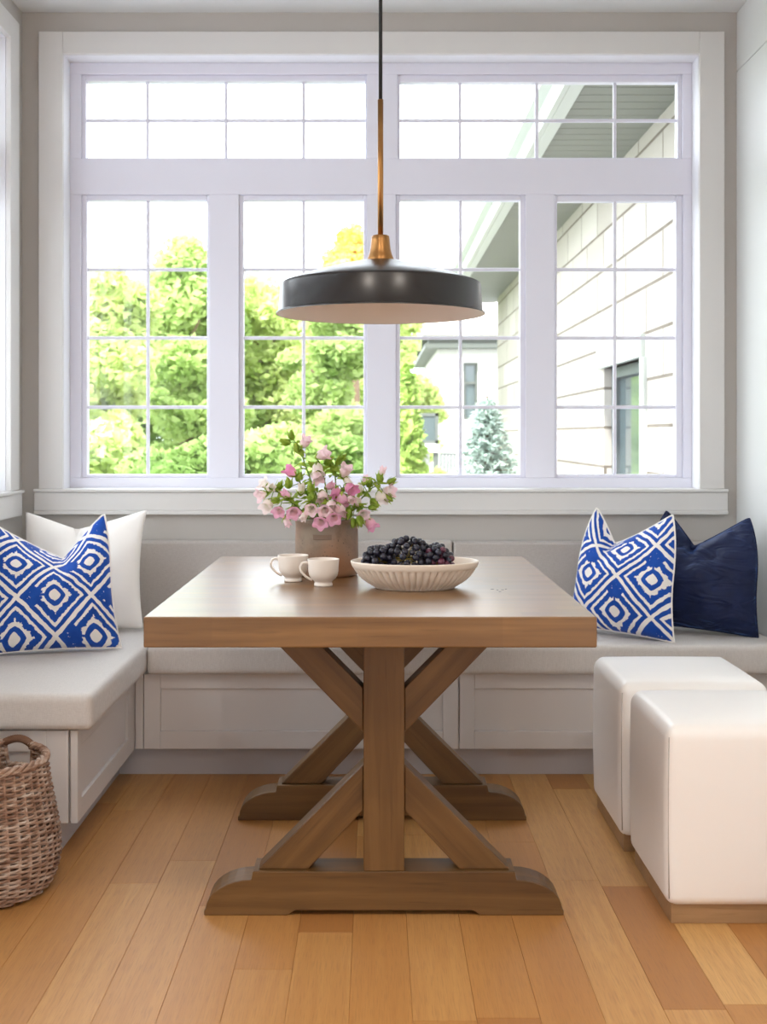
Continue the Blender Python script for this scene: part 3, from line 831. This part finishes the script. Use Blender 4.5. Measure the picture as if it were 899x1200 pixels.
def calyx_mesh():
    mb = MB()
    mb.lathe([(0, -.004), (.004, -.003), (.0062, .001), (.0066, .005), (.005, .008)], 12)
    for i in range(5):
        a = 2 * PI * i / 5; ca, sa = math.cos(a), math.sin(a)
        def q(r, z, w): return [(r * ca - w * sa, r * sa + w * ca, z), (r * ca + w * sa, r * sa - w * ca, z)]
        vs = q(.006, .002, .003) + q(.0115, .008, .0036) + q(.0155, .014, .0022) + q(.018, .019, .0003)
        mb.add(vs, [(0, 1, 3, 2), (2, 3, 5, 4), (4, 5, 7, 6)], True)
    return mb.mesh('calyx', M['fleaf'])
CAL = calyx_mesh()
def leaf_mesh(L, w):
    mb = MB(); vs = []; fs = []; n = 7
    for j in range(n + 1):
        t = j / n; ww = w * math.sin(PI * min(1, t ** .75)) * (1 + .12 * (-1) ** j) + .0003
        y = t * L; z = -.25 * L * t * t + .10 * L * math.sin(t * 5)
        vs += [(-ww, y, z + ww * .35), (0, y, z), (ww, y, z + ww * .35)]
    for j in range(n):
        for k in range(2): fs.append((j * 3 + k, j * 3 + k + 1, j * 3 + 4 + k, j * 3 + 3 + k))
    mb.add(vs, fs, True); return mb.mesh('leaf', M['fleaf'])
LEAF = [leaf_mesh(.034, .0075), leaf_mesh(.045, .0085), leaf_mesh(.024, .0065)]
def bud_mesh():
    mb = MB(); mb.lathe([(0, 0), (.004, .001), (.0066, .006), (.0070, .012), (.005, .019), (.002, .025), (0, .027)], 10, mod=lambda a, j: 1 + .14 * math.cos(5 * a))
    for i in range(5):
        a = 2 * PI * i / 5 + .4; ca, sa = math.cos(a), math.sin(a)
        vs = []
        for (r, z, w) in ((.005, .002, .0024), (.0095, .009, .0030), (.010, .018, .002), (.013, .025, .0003)):
            vs += [(r * ca - w * sa, r * sa + w * ca, z), (r * ca + w * sa, r * sa - w * ca, z)]
        mb.add(vs, [(0, 1, 3, 2), (2, 3, 5, 4), (4, 5, 7, 6)], True)
    return mb.mesh('bud', M['fleaf'])
BUD = bud_mesh()
fr_ = random.Random(21)
def child(name, me, parent, loc, direc, sc=1.0, spin=0.0, axis='Z'):
    o = bpy.data.objects.new(name, me); C.objects.link(o); o.parent = parent
    o.location = loc; o.rotation_mode = 'QUATERNION'
    o.rotation_quaternion = Vector(direc).normalized().to_track_quat(axis, 'Y' if axis == 'Z' else 'Z') @ (Quaternion((0, 0, 1), spin) if axis == 'Z' else Quaternion((0, 1, 0), spin))
    o.scale = (sc, sc, sc); return o
BC = Vector((pc.x, pc.y, TT + .155))
def flower_stem(label, tip, dep, blossoms, buds, nleaf, base_off):
    """tip px, depth offset; blossoms: (px, py, depth offset, colour, shape, direction px dx, dy, towards viewer)"""
    b0 = Vector((pc.x + base_off[0] * .5, pc.y + base_off[1] * .5, TT + .022))
    mouth = Vector((pc.x + base_off[0], pc.y + base_off[1], TT + .158))
    T = P(tip[0], tip[1], pc.y + dep)
    o = thing('flower_stem', label, 'flower', b0, 'cut pink bellflower stems')
    mid = mouth.lerp(T, .5) + Vector((0, 0, .012))
    path = [b0, b0.lerp(mouth, .6), mouth, mouth.lerp(mid, .5) + Vector((0, 0, .006)), mid, mid.lerp(T, .5) + Vector((0, 0, .006)), T]
    mb = MB(); mb.tube(path, [.0026, .0026, .0025, .0024, .0021, .0018, .0014], 7)
    W = o.location
    for (px, py, dz, col, shp, dx, dy, tw) in blossoms:
        c = P(px, py, pc.y + dz); d_ = Vector((dx, -tw, -dy)).normalized()
        L = (.040, .036, .034)[shp]; sc = fr_.uniform(.80, .95)
        bp = c - d_ * L * .5 * sc
        # nearest point along the upper stem carries the pedicel
        best = min((path[i].lerp(path[i + 1], t) for i in range(2, 6) for t in (0, .33, .66, 1)), key=lambda q: (q - bp).length + .3 * max(0, q.z - bp.z + .0))
        m_ = best.lerp(bp, .55) + Vector((0, 0, .006)) - d_ * .004
        mb.tube([best, m_, bp - d_ * .003], [.0015, .0013, .0014], 6)
        f = child('blossom', bells[col][shp], o, bp - W, d_, sc, fr_.uniform(0, 6))
        child('calyx', CAL, f, (0, 0, -.001), (0, 0, 1), 1.0, fr_.uniform(0, 6))
    for (px, py, dz, dx, dy) in buds:
        c = P(px, py, pc.y + dz); d_ = Vector((dx, -.3, -dy)).normalized(); bp = c - d_ * .012
        best = min((path[i].lerp(path[i + 1], t) for i in range(2, 6) for t in (0, .33, .66, 1)), key=lambda q: (q - bp).length)
        mb.tube([best, best.lerp(bp, .6) + Vector((0, 0, .003)), bp], .0012, 6)
        child('bud', BUD, o, bp - W, d_, fr_.uniform(1.0, 1.4), fr_.uniform(0, 6))
    for i in range(int(nleaf * 2.3)):
        t = fr_.uniform(.0, 1.0) ** .8; k_ = 2 + t * 3.99; i0 = int(k_); q = path[i0].lerp(path[i0 + 1], k_ - i0)
        a = fr_.uniform(0, 2 * PI); d_ = Vector((math.cos(a), math.sin(a) - .25, fr_.uniform(-.1, .9)))
        child('leaf', LEAF[fr_.randrange(3)], o, q - W, d_, fr_.uniform(.8, 1.25), fr_.uniform(-.6, .6), 'Y')
    mb.build('stem', M['stem'], o)
    return o
LT = Vector
flower_stem('tallest flower stem, leaning left, with a green bud above one pale bell', (347, 519), .0,
    [(357, 519, -.005, 'pale', 0, .35, -.6, .3)], [(342, 511, 0, -.1, -1), (336, 518, .01, -.8, -.2), (347, 524, -.01, .2, .8), (352, 530, 0, .5, .5)], 6, (-.01, .0))
flower_stem('upright stem of large pale bells at the top centre of the bouquet', (376, 545), .01,
    [(377, 533, .0, 'pale', 0, .8, -.35, .3), (372, 549, -.02, 'white', 0, .1, .9, .5), (371, 558, -.035, 'pale', 0, .4, .8, .6)], [(384, 541, .02, .6, -.6), (366, 544, 0, -.6, -.3)], 6, (.012, .015))
flower_stem('stem with one deep pink bell pointing up to the left', (352, 566), -.03,
    [(341, 553, -.035, 'deep', 0, -.7, -.6, .15), (353, 574, -.05, 'white', 2, .1, -.8, .3)], [(338, 568, -.04, -.1, -1), (350, 560, -.03, .4, -.8)], 7, (-.03, -.01))
flower_stem('low stem of cream and pale bells reaching out at the far left', (318, 574), -.02,
    [(307, 580, -.03, 'pale', 1, -.8, .25, .5), (311, 568, .0, 'white', 1, -.6, -.5, .4), (316, 572, -.02, 'white', 2, .4, -.1, .6), (314, 591, -.05, 'white', 0, -.35, .6, .6)], [(327, 570, 0, .5, -.8)], 6, (-.055, .0))
flower_stem('drooping stem of pink open bells at the lower left', (332, 586), -.06,
    [(327, 598, -.085, 'pink', 1, -.15, .55, .85), (343, 599, -.095, 'pink', 1, .25, .5, .85), (336, 580, -.06, 'pink', 2, -.5, -.5, .5), (336, 611, -.08, 'pale', 2, .3, .6, .4)], [(324, 587, -.05, -.7, .1)], 7, (-.05, -.035))
flower_stem('front stem with a pale open bell facing the viewer', (362, 585), -.08,
    [(365, 596, -.115, 'pale', 1, -.05, .35, 1), (378, 581, -.085, 'pale', 0, .1, .75, .6), (357, 604, -.1, 'white', 2, -.4, .7, .4)], [(364, 574, -.08, -.1, -.9), (366, 581, -.09, .1, .7)], 8, (-.02, -.06))
flower_stem('front stem of pink star-mouthed bells hanging over the crock rim', (386, 590), -.09,
    [(376, 611, -.125, 'pink', 1, -.1, .5, 1), (391, 606, -.13, 'pink', 1, .15, .5, 1), (388, 592, -.11, 'pale', 0, .3, .7, .7), (381, 597, -.12, 'pale', 1, .0, .45, 1), (398, 597, -.10, 'pale', 0, .2, .8, .5)], [], 7, (.005, -.065))
flower_stem('stem of deep pink bells in the middle right of the bouquet', (402, 575), -.03,
    [(394, 577, -.05, 'deep', 0, -.1, .8, .5), (410, 572, -.045, 'deep', 0, .55, .45, .6), (401, 585, -.07, 'pink', 0, .1, .9, .5), (386, 570, -.03, 'pink', 2, .6, -.3, .4), (411, 585, -.07, 'pale', 2, .4, .3, .7)], [], 6, (.03, -.03))
flower_stem('stem with a pale bell and green buds above it, right of centre', (392, 549), .03,
    [(404, 553, .0, 'pale', 0, .35, -.75, .35), (407, 563, .0, 'white', 2, .3, .5, .3)], [(396, 541, .03, .3, -.9), (401, 536, .03, .7, -.5), (391, 551, .02, -.2, -.7), (387, 544, .03, -.8, -.2)], 5, (.03, .03))
flower_stem('long stem arching out to the far right with a pink bell tip', (443, 568), -.01,
    [(448, 553, .0, 'pale', 2, .25, -.9, .2), (454, 576, .0, 'pale', 0, .5, -.1, .4), (446, 582, -.02, 'white', 0, .2, .8, .4), (422, 573, .02, 'white', 2, -.3, -.7, .4), (428, 563, .03, 'pale', 2, .3, -.8, .3)],
    [(458, 564, .0, .9, -.4), (445, 562, -.01, -.2, -.9), (433, 567, -.01, .2, -.9), (454, 582, -.01, .6, .5), (438, 588, -.03, .5, .6)], 8, (.055, .0))
flower_stem('low stem on the right ending in a large pink bell hanging down', (424, 596), -.07,
    [(434, 613, -.08, 'pink', 0, .55, .75, .35), (425, 602, -.085, 'pale', 1, .3, .4, .8), (420, 590, -.06, 'white', 2, -.1, -.5, .6)], [(436, 595, -.06, .7, .0), (414, 612, -.10, .0, 1), (409, 602, -.1, -.2, .9), (421, 609, -.1, .3, 1)], 9, (.05, -.045))

# ------------------------------------------------------------------ wicker basket
BK = Vector((-1.005, 3.05, 0))
bsk = thing('wicker_basket', 'round woven wicker basket on the floor by the left bench end', 'basket', BK)
bp_ = [(.0, .150), (.012, .165), (.03, .176), (.06, .186), (.09, .1905), (.12, .190), (.16, .186), (.20, .179), (.24, .171), (.28, .164), (.31, .160), (.335, .158)]
def brad(z):
    for i in range(len(bp_) - 1):
        if bp_[i][0] <= z <= bp_[i + 1][0]:
            t = (z - bp_[i][0]) / (bp_[i + 1][0] - bp_[i][0]); return bp_[i][1] + t * (bp_[i + 1][1] - bp_[i][1])
    return bp_[-1][1]
TH, HW = math.radians(71), math.radians(15)
def inhole(a, z):
    if z < .272: return False
    for t in (TH, TH + PI):
        d_ = (a - t + PI) % (2 * PI) - PI
        if abs(d_) < HW: return True
    return False
NS = 40; rows = 50; mb = MB(); bw = random.Random(8)
for k in range(rows):
    z = .006 + (k + .5) * (.322 / rows)
    run = []; segs = NS * 3
    runs = []
    start = TH + HW + .01
    for i in range(segs + 1):
        a = start + 2 * PI * i / segs
        if inhole(a, z):
            if len(run) > 2: runs.append(run)
            run = []; continue
        st_ = a * NS / 2
        rr = brad(z) + .0056 * math.sin(st_ + (PI if k % 2 else 0)) 
        run.append((BK.x + rr * math.cos(a), BK.y + rr * math.sin(a), z + .0010 * math.sin(a * 7 + k * 1.7)))
    if len(run) > 2: runs.append(run)
    for r_ in runs: mb.tube(r_, .0036 * bw.uniform(.88, 1.1), 6)
mb.build('woven_side', M['wick'], bsk)
mb = MB()
for i in range(NS):
    a = start + 2 * PI * (i + .5) / NS
    pts = []
    for j in range(15):
        z = .002 + j * .328 / 14
        if inhole(a, z): break
        pts.append((BK.x + brad(z) * math.cos(a), BK.y + brad(z) * math.sin(a), z))
    mb.tube(pts, .0046, 6)
mb.build('upright_stakes', M['wick'], bsk)
MB().lathe([(0, .004), (.15, .003), (.16, .010), (.155, .016), (0, .016)], 48, BK).build('basket_base', M['wick_d'], bsk)
mb = MB()       # braided rim, broken by the two hand holes
for t0 in (TH, TH + PI):
    for s3 in range(3):
        pts = []
        a_ = t0 + HW * .92; b_ = t0 + PI - HW * .92; n = 120
        for i in range(n + 1):
            u = i / n; a = a_ + (b_ - a_) * u; w_ = u * 34 + s3 * 2 * PI / 3
            rr = .158 + .0062 * math.cos(w_); pts.append((BK.x + rr * math.cos(a), BK.y + rr * math.sin(a), .334 + .0062 * math.sin(w_)))
        mb.tube(pts, .0058, 6)
    # lower edge of the hole
    for s3 in range(2):
        pts = []
        for i in range(25):
            u = i / 24; a = t0 - HW * 1.04 + 2.08 * HW * u; w_ = u * 16 + s3 * PI
            e = abs(u - .5) * 2; z = .276 + .05 * max(0, (e - .8) / .2) ** 1.5
            rr = .163 + .004 * math.cos(w_); pts.append((BK.x + rr * math.cos(a), BK.y + rr * math.sin(a), z + .004 * math.sin(w_)))
        mb.tube(pts, .0045, 6)
mb.build('braided_rim', M['wick'], bsk)
for t0 in (TH, TH + PI):
    mb = MB(); pts = []
    for i in range(41):
        u = i / 40; a = t0 - HW * 1.06 + 2.12 * HW * u
        z = .336 + .012 * math.sin(PI * u)
        pts.append((BK.x + .158 * math.cos(a), BK.y + .158 * math.sin(a), z))
    rs = [.0095 + .0012 * (i % 2) for i in range(41)]
    mb.tube(pts, rs, 10); mb.build('handle', M['wick_d'], bsk)

# ------------------------------------------------------------------ outdoors
GZ = -.35
struct('ground', MB().box(-40, 40, -30, 70, GZ - .3, GZ), M['lawn'])
struct('neutral_bounce_paving', MB().box(-.6, 30, 8, 30, GZ, GZ + .02).box(-30, 30, -28, 8, GZ, GZ + .02), M['bounce_paver'])  # unseen pale paving added so light bounced indoors stays neutral, not green
struct('added_sun_overhang', MB().box(XL - WT - 1.0, XL - WT, YR - .5, YB + WT + .5, 2.80, 2.95), M['fascia'])  # unseen overhang added to keep direct sun out of the left window
def crown(blobs, n, size, seed, mat, parent):
    r = random.Random(seed); vs = []; fs = []
    tot = sum(b_[3] * b_[4] for b_ in blobs)
    for (cx, cy, cz, rx, rz) in blobs:
        for i in range(int(n * rx * rz / tot)):
            d_ = Vector((r.gauss(0, 1), r.gauss(0, 1), r.gauss(0, 1))).normalized() * (r.random() ** .4)
            p = Vector((cx + d_.x * rx, cy + d_.y * rx, cz + d_.z * rz))
            a = Vector((r.gauss(0, 1), r.gauss(0, 1), r.gauss(0, .6))).normalized(); b_ = a.orthogonal().normalized()
            b_ = (b_ * math.cos(i) + a.cross(b_) * math.sin(i)); s1 = size * r.uniform(.6, 1.3); k_ = len(vs)
            vs += [p - a * s1, p + b_ * s1 * .55, p + a * s1, p - b_ * s1 * .55]
            fs.append((k_, k_ + 1, k_ + 2, k_ + 3))
    return MB().add(vs, fs).build('crown', mat, parent)
def tree(px, Y, top, w, label, mat, seed, n=22000, size=.065, low=GZ + .6):
    x = (px - VX) * Y / F; r = random.Random(seed); zt = H - (top - VY) * Y / F
    t = thing('garden_tree', label, 'tree', (x, Y, GZ))
    blobs = []; hh = zt - low
    for i in range(34):
        u = r.random() ** .8; z = low + hh * (.15 + .72 * u); rad = w * (1 - .55 * u ** 1.6)
        a = r.uniform(0, 6.28); q = rad * r.uniform(.15, .75)
        blobs.append((x + q * math.cos(a), Y + q * math.sin(a) * .8, z, w * r.uniform(.14, .40), w * r.uniform(.12, .32)))
    for i in range(10):
        a = r.uniform(0, 6.28); u = r.random(); blobs.append((x + w * (1.0 - .6 * u) * math.cos(a), Y + w * .7 * math.sin(a), low + hh * (.2 + .75 * u), w * .16, w * .13))
    blobs.append((x, Y, zt - w * .36, w * .32, w * .36))
    crown(blobs, n, size, seed, mat, t)
    mb = MB(); mb.tube([(x, Y, GZ), (x + .05, Y, GZ + 1.2), (x, Y, low + hh * .7)], [.13, .10, .04], 8)
    for i in range(5):
        a = i * 1.3; z = low + hh * (.15 + .1 * i); mb.tube([(x, Y, z), (x + w * .5 * math.cos(a), Y + w * .5 * math.sin(a), z + w * .35)], [.045, .015], 6)
    mb.build('trunk', M['bark'], t); return t
tree(112, 13, 318, 1.15, 'bright green tree filling the left half of the leftmost window', M['leaf_a'], 1)
tree(215, 15, 272, 1.15, 'darker green tree in the right half of the leftmost window', M['leaf_b'], 2)
tree(60, 17, 345, 1.5, 'green tree at the far left edge behind the leftmost window', M['leaf_b'], 3)
tree(300, 16, 318, 1.35, 'light green tree behind the left half of the second window', M['leaf_a'], 4)
tree(398, 14.5, 304, .9, 'green tree behind the second window, right above the flowers', M['leaf_b'], 5)
tree(414, 21, 262, .85, 'amber tinted tree top beside the lamp stem, farther off', M['leaf_o'], 6, 9000, low=2.9)
tree(458, 23, 372, 1.15, 'yellow green tree in the left part of the third window', M['leaf_a'], 7)
tree(330, 20, 392, 1.9, 'low broad green tree at the back, behind the second window', M['leaf_b'], 13)
tree(160, 19, 395, 2.2, 'low broad green tree at the back of the garden', M['leaf_b'], 12)
def shrub(px, Y, top, w, label, mat, seed, n=9000, size=.05):
    x = (px - VX) * Y / F; zt = H - (top - VY) * Y / F; r = random.Random(seed)
    t = thing('garden_shrub', label, 'shrub', (x, Y, GZ)); blobs = []
    for i in range(9):
        blobs.append((x + r.uniform(-.6, .6) * w, Y + r.uniform(-.4, .4) * w, GZ + (zt - GZ) * r.uniform(.2, .8), w * .42, w * .36))
    crown(blobs, n, size, seed, mat, t)
    MB().tube([(x, Y, GZ), (x, Y, GZ + .6 * (zt - GZ))], [.05, .02], 6).build('trunk', M['bark'], t)
shrub(130, 9.5, 470, .75, 'leafy shrub at the bottom of the leftmost window', M['leaf_a'], 31)
shrub(215, 9.0, 480, .55, 'darker leafy shrub at the bottom right of the leftmost window', M['leaf_c'], 32)
shrub(320, 9.5, 476, .7, 'leafy shrub at the bottom of the second window, left', M['leaf_b'], 33)
shrub(400, 10, 470, .7, 'leafy shrub right behind the flowers at the window bottom', M['leaf_c'], 34)
shrub(500, 15.5, 536, .35, 'small green bush below the deck railing', M['leaf_a'], 35, 1500)
# columnar cedar
def cedar(px, Y, top, w, label):
    x = (px - VX) * Y / F; zt = H - (top - VY) * Y / F; r = random.Random(4)
    t = thing('columnar_cedar', label, 'tree', (x, Y, GZ)); blobs = []
    for i in range(14):
        u = i / 13; blobs.append((x, Y, GZ + .2 + (zt - GZ - .25) * u, w * (1 - .9 * u ** 1.6) + .05, .22))
    crown(blobs, 4000, .06, 9, M['cedar'], t)
    MB().tube([(x, Y, GZ), (x, Y, zt - .3)], [.06, .01], 6).build('trunk', M['bark'], t)
cedar(478, 14, 434, .26, 'slim pointed green cedar in the third window')
def spruce(px, Y, top, w, label):
    x = (px - VX) * Y / F; zt = H - (top - VY) * Y / F; r = random.Random(14)
    t = thing('blue_spruce', label, 'tree', (x, Y, GZ)); vs = []; fs = []; mbt = MB()
    hh = zt - GZ
    mbt.tube([(x, Y, GZ), (x, Y, zt)], [.05, .008], 7)
    for i in range(150):
        u = (i / 150) ** .85; z = GZ + .2 + (hh - .25) * u; L = w * (1 - u) ** .85 + .03; a = i * 2.4
        d_ = Vector((math.cos(a), math.sin(a), .12 - .28 * (1 - u)))
        tip = Vector((x, Y, z)) + d_ * L
        mbt.tube([(x, Y, z), tip], [.008, .003], 4)
        for k in range(60):
            q = Vector((x, Y, z)).lerp(tip, (k + 3) / 63) + Vector((r.gauss(0, .014), r.gauss(0, .014), r.gauss(0, .012)))
            e = (d_ * .5 + Vector((r.gauss(0, .6), r.gauss(0, .6), r.gauss(0, .5)))).normalized(); f = e.orthogonal().normalized()
            m = len(vs); s1 = .055; vs += [q - f * .010, q + f * .010, q + e * s1]; fs.append((m, m + 1, m + 2))
    MB().add(vs, fs).build('needles', M['spruce'], t); mbt.build('trunk', M['bark'], t)
spruce(571, 9, 464, .53, 'small blue-grey spruce at the bottom of the third window')

# own house wing on the right, with deep eave
hz = 1.70; WX = 1.512; EX = .93; Y0, Y1 = YB + WT + .05, 14.8; ZS = H + hz
wing = thing('house_wing', 'pale stone house wing with deep white eave outside the right windows', 'house', (WX + 1, 9, GZ))
wy0, wy1, wzA, wzB = 6.74, 7.9, .30, 1.60
b = MB(); b.box(WX, WX + 3, Y0, wy0, GZ, ZS); b.box(WX, WX + 3, wy1, Y1, GZ, ZS); b.box(WX, WX + 3, wy0, wy1, GZ, wzA); b.box(WX, WX + 3, wy0, wy1, wzB, ZS)
b.build('stone_wall', M['stone'], wing)
b = MB(); y = Y0 - .05
while y < Y1 + .4:
    b.box(EX, WX + .02, y, y + .122, ZS - .006, ZS + .02); y += .13
b.box(EX, WX + .1, Y0 - .05, Y1 + .5, ZS + .003, ZS + .03)
b.build('soffit', M['soffit'], wing)
MB().box(EX - .03, EX, Y0 - .05, Y1 + .5, ZS - .03, ZS + .19).build('fascia', M['fascia'], wing, bevel=.004)
MB().box(EX + .0, EX + .07, Y0 - .05, Y1 + .5, ZS - .03, ZS - .006).build('soffit_trim', M['fascia'], wing, bevel=.004)
MB().prism([(EX - .03, ZS + .08), (EX - .085, ZS + .09), (EX - .092, ZS + .17), (EX - .08, ZS + .17), (EX - .075, ZS + .105), (EX - .03, ZS + .095)], Y0 - .05, Y1 + .5).build('gutter', M['fascia'], wing, fix=True)
MB().prism([(EX - .06, ZS + .19), (EX - .06, ZS + .22), (WX + 2.9, ZS + 1.75), (WX + 2.9, ZS + 1.70)], Y0 - .05, Y1 + .5).build('roof', M['shingle'], wing, fix=True)
wf = MB()
for (a, c_, z0, z1) in ((wy0, wy0 + .07, wzA, wzB), (wy1 - .07, wy1, wzA, wzB), (wy0 + .07, wy1 - .07, wzA, wzA + .07), (wy0 + .07, wy1 - .07, wzB - .07, wzB), (7.0, 7.07, wzA + .07, wzB - .07)):
    wf.box(WX + .05, WX + .12, a, c_, z0, z1)
wf = wf.build('window', M['winframe'], wing, bevel=.004)
MB().box(WX + .09, WX + .10, wy0 + .06, wy1 - .06, wzA + .06, wzB - .06).build('pane', M['darkglass'], wf)
MB().box(WX - .03, WX + .06, wy0 - .05, wy1 + .12, wzB, wzB + .13).build('lintel', M['fascia'], wing, bevel=.006)
MB().box(WX - .025, WX + .06, wy0 - .09, wy0, wzA, wzB).build('side_trim', M['fascia'], wing, bevel=.006)

# neighbour's house
NY = 25.0; q = lambda px, py: P(px, py, NY)
nh = thing('neighbor_house', 'white neighboring house with grey eave behind the spruce', 'house', (3.5, NY + 3, GZ))
x0 = q(513, 0).x; ze = q(0, 408).z
wx_0, wx_1, wz_0, wz_1 = q(543, 0).x, q(560, 0).x, q(0, 492).z, q(0, 425).z
b = MB(); b.box(x0, wx_0, NY, NY + 7, GZ, ze); b.box(wx_1, x0 + 9, NY, NY + 7, GZ, ze); b.box(wx_0, wx_1, NY, NY + 7, GZ, wz_0); b.box(wx_0, wx_1, NY, NY + 7, wz_1, ze)
b.build('stucco_wall', M['stucco'], nh)
b = MB(); zt_ = q(0, 396).z
b.box(x0 - .28, x0 + 9, NY - .35, NY + 7.2, ze - .02, ze + .07); b.box(x0 - .20, x0 + 9, NY - .27, NY + 7.1, ze + .07, zt_ - .03); b.box(x0 - .34, x0 + 9, NY - .41, NY + 7.2, zt_ - .03, zt_ + .03)
b.build('eave', M['greytrim'], nh)
MB().prism([(NY - .41, zt_ + .03), (NY - .41, zt_ + .09), (NY + 3.4, zt_ + 1.75), (NY + 7.2, zt_ + .09), (NY + 7.2, zt_ + .03)], x0 - .34, x0 + 9, 'X').build('roof', M['pinkroof'], nh, fix=True)
wf = MB(); fw = .05
wf.box(wx_0, wx_0 + fw, NY + .04, NY + .12, wz_0, wz_1); wf.box(wx_1 - fw, wx_1, NY + .04, NY + .12, wz_0, wz_1)
for z in (wz_0, wz_0 + .75, wz_1 - fw): wf.box(wx_0 + fw, wx_1 - fw, NY + .04, NY + .12, z, z + fw)
wf = wf.build('window', M['greytrim'], nh)
MB().box(wx_0, wx_1, NY + .1, NY + .14, wz_0, wz_1).build('pane', M['darkglass'], wf)
# raised deck with guard rail, and picket railing
DY = 19.0; q = lambda px, py: P(px, py, DY)
dk = thing('raised_deck', 'raised deck with framed guard panel left of the white house', 'deck', (q(500, 0).x, DY + .6, GZ))
a, c_ = q(483, 484), q(514, 520)
b = MB(); t_ = .05
b.box(a.x, c_.x, DY, DY + t_, a.z - t_, a.z); b.box(a.x, c_.x, DY, DY + t_, c_.z, c_.z + t_); b.box(a.x, a.x + t_, DY, DY + t_, c_.z, a.z); b.box(c_.x - t_, c_.x, DY, DY + t_, c_.z, a.z)
b.build('guard_frame', M['fence'], dk)
MB().box(a.x + t_, c_.x - t_, DY + .02, DY + .03, c_.z + t_, a.z - t_).build('guard_pane', M['darkglass'], dk)
MB().box(a.x - .1, c_.x + .02, DY + .0, DY + 1.4, c_.z - .14, c_.z - .01).build('deck_floor', M['stucco'], dk)
MB().box(c_.x - .08, c_.x, DY + .05, DY + .13, GZ, c_.z - .14).build('post', M['fence'], dk)
MB().box(a.x - .05, a.x + .03, DY + .05, DY + .13, GZ, c_.z - .14).build('post', M['fence'], dk)
MB().box(a.x, c_.x - .1, DY + .9, DY + 1.0, GZ, c_.z - .14).build('base_wall', M['stucco'], dk)
fe = thing('picket_railing', 'thin grey picket railing in front of the white house', 'fence', (q(526, 0).x, DY, GZ))
a, c_ = q(517, 532).x, q(541, 532).x; zt_ = q(0, 531).z
b = MB(); b.box(a, c_, DY, DY + .03, zt_ - .03, zt_); b.box(a, c_, DY, DY + .03, GZ + .1, GZ + .13); b.build('rail', M['fence'], fe)
n = 7
for i in range(n): 
    x = a + (c_ - a) * i / (n - 1); MB().box(x - .012, x + .012, DY + .002, DY + .026, GZ, zt_ - .01).build('picket', M['fence'], fe)

# ------------------------------------------------------------------ light
w = bpy.data.worlds.new('sky'); bpy.context.scene.world = w; w.use_nodes = True
bg = w.node_tree.nodes['Background']; bg.inputs[0].default_value = (.885, .94, 1.0, 1); bg.inputs[1].default_value = 4.2
sl = bpy.data.lights.new('sun', 'SUN'); sl.energy = 5.0; sl.angle = .02; sl.color = (1, .97, .92)
so = bpy.data.objects.new('sun', sl); C.objects.link(so); so.rotation_euler = Vector((.30, .58, -.76)).to_track_quat('-Z', 'Y').to_euler()
for (lx, ly) in ((-.45, 1.35), (.75, 1.35), (.15, .2)):  # unseen ceiling lamps added to brighten the ottomans and floor
    struct('added_fill_lamp_ring', MB().lathe([(.052, ZC - .001), (.078, ZC - .001), (.078, ZC - .008), (.070, ZC - .012), (.056, ZC - .008), (.052, ZC - .001)], 40, (lx, ly, 0)), M['trim'])
    l = bpy.data.lights.new('added_fill_lamp', 'AREA'); l.shape = 'DISK'; l.size = .10; l.energy = 6.5; l.color = (1, .91, .81); l.spread = math.radians(150)
    o = bpy.data.objects.new('added_fill_lamp', l); o.location = (lx, ly, ZC - .006); C.objects.link(o)
def portal(name, loc, rot, sx, sy):
    l = bpy.data.lights.new(name, 'AREA'); l.shape = 'RECTANGLE'; l.size = sx; l.size_y = sy; l.cycles.is_portal = True
    o = bpy.data.objects.new(name, l); o.location = loc; o.rotation_euler = rot; C.objects.link(o)
portal('window_portal', ((wx0 + wx1) / 2, YB + WT + .01, (wz0 + wz1) / 2), (-PI / 2, 0, 0), wx1 - wx0, wz1 - wz0)
portal('window_portal', (XL - WT - .01, (ly0 + ly1) / 2, (wz0 + wz1) / 2), (0, -PI / 2, 0), wz1 - wz0, ly1 - ly0)
portal('fill_opening_portal', (XL - WT - .01, (DO0 + DO1) / 2, DZ / 2), (0, -PI / 2, 0), DZ, DO1 - DO0)
portal('fill_opening_portal', (XR + .16, (DO0 + DO1) / 2, DZ / 2), (0, PI / 2, 0), DZ, DO1 - DO0)

# ------------------------------------------------------------------ camera
cam = bpy.data.cameras.new('camera'); co = bpy.data.objects.new('camera', cam); C.objects.link(co)
co.location = (0, 0, H); co.rotation_euler = (PI / 2, 0, 0)
cam.sensor_fit = 'AUTO'; cam.sensor_width = 36; cam.lens = F / 1200 * 36
cam.shift_x = (449.5 - VX) / 1200; cam.shift_y = -(600 - VY) / 1200
cam.dof.use_dof = True; cam.dof.focus_distance = 3.2; cam.dof.aperture_fstop = 5.6
cam.clip_end = 300
sc = bpy.context.scene; sc.camera = co
sc.view_settings.view_transform = 'Standard'; sc.view_settings.look = 'None'; sc.view_settings.gamma = 1; sc.view_settings.use_curve_mapping = False
sc.view_settings.exposure = 0.66
sc.cycles.max_bounces = 10; sc.cycles.diffuse_bounces = 6; sc.cycles.transparent_max_bounces = 16; sc.cycles.sample_clamp_indirect = 8
sc.cycles.use_denoising = True
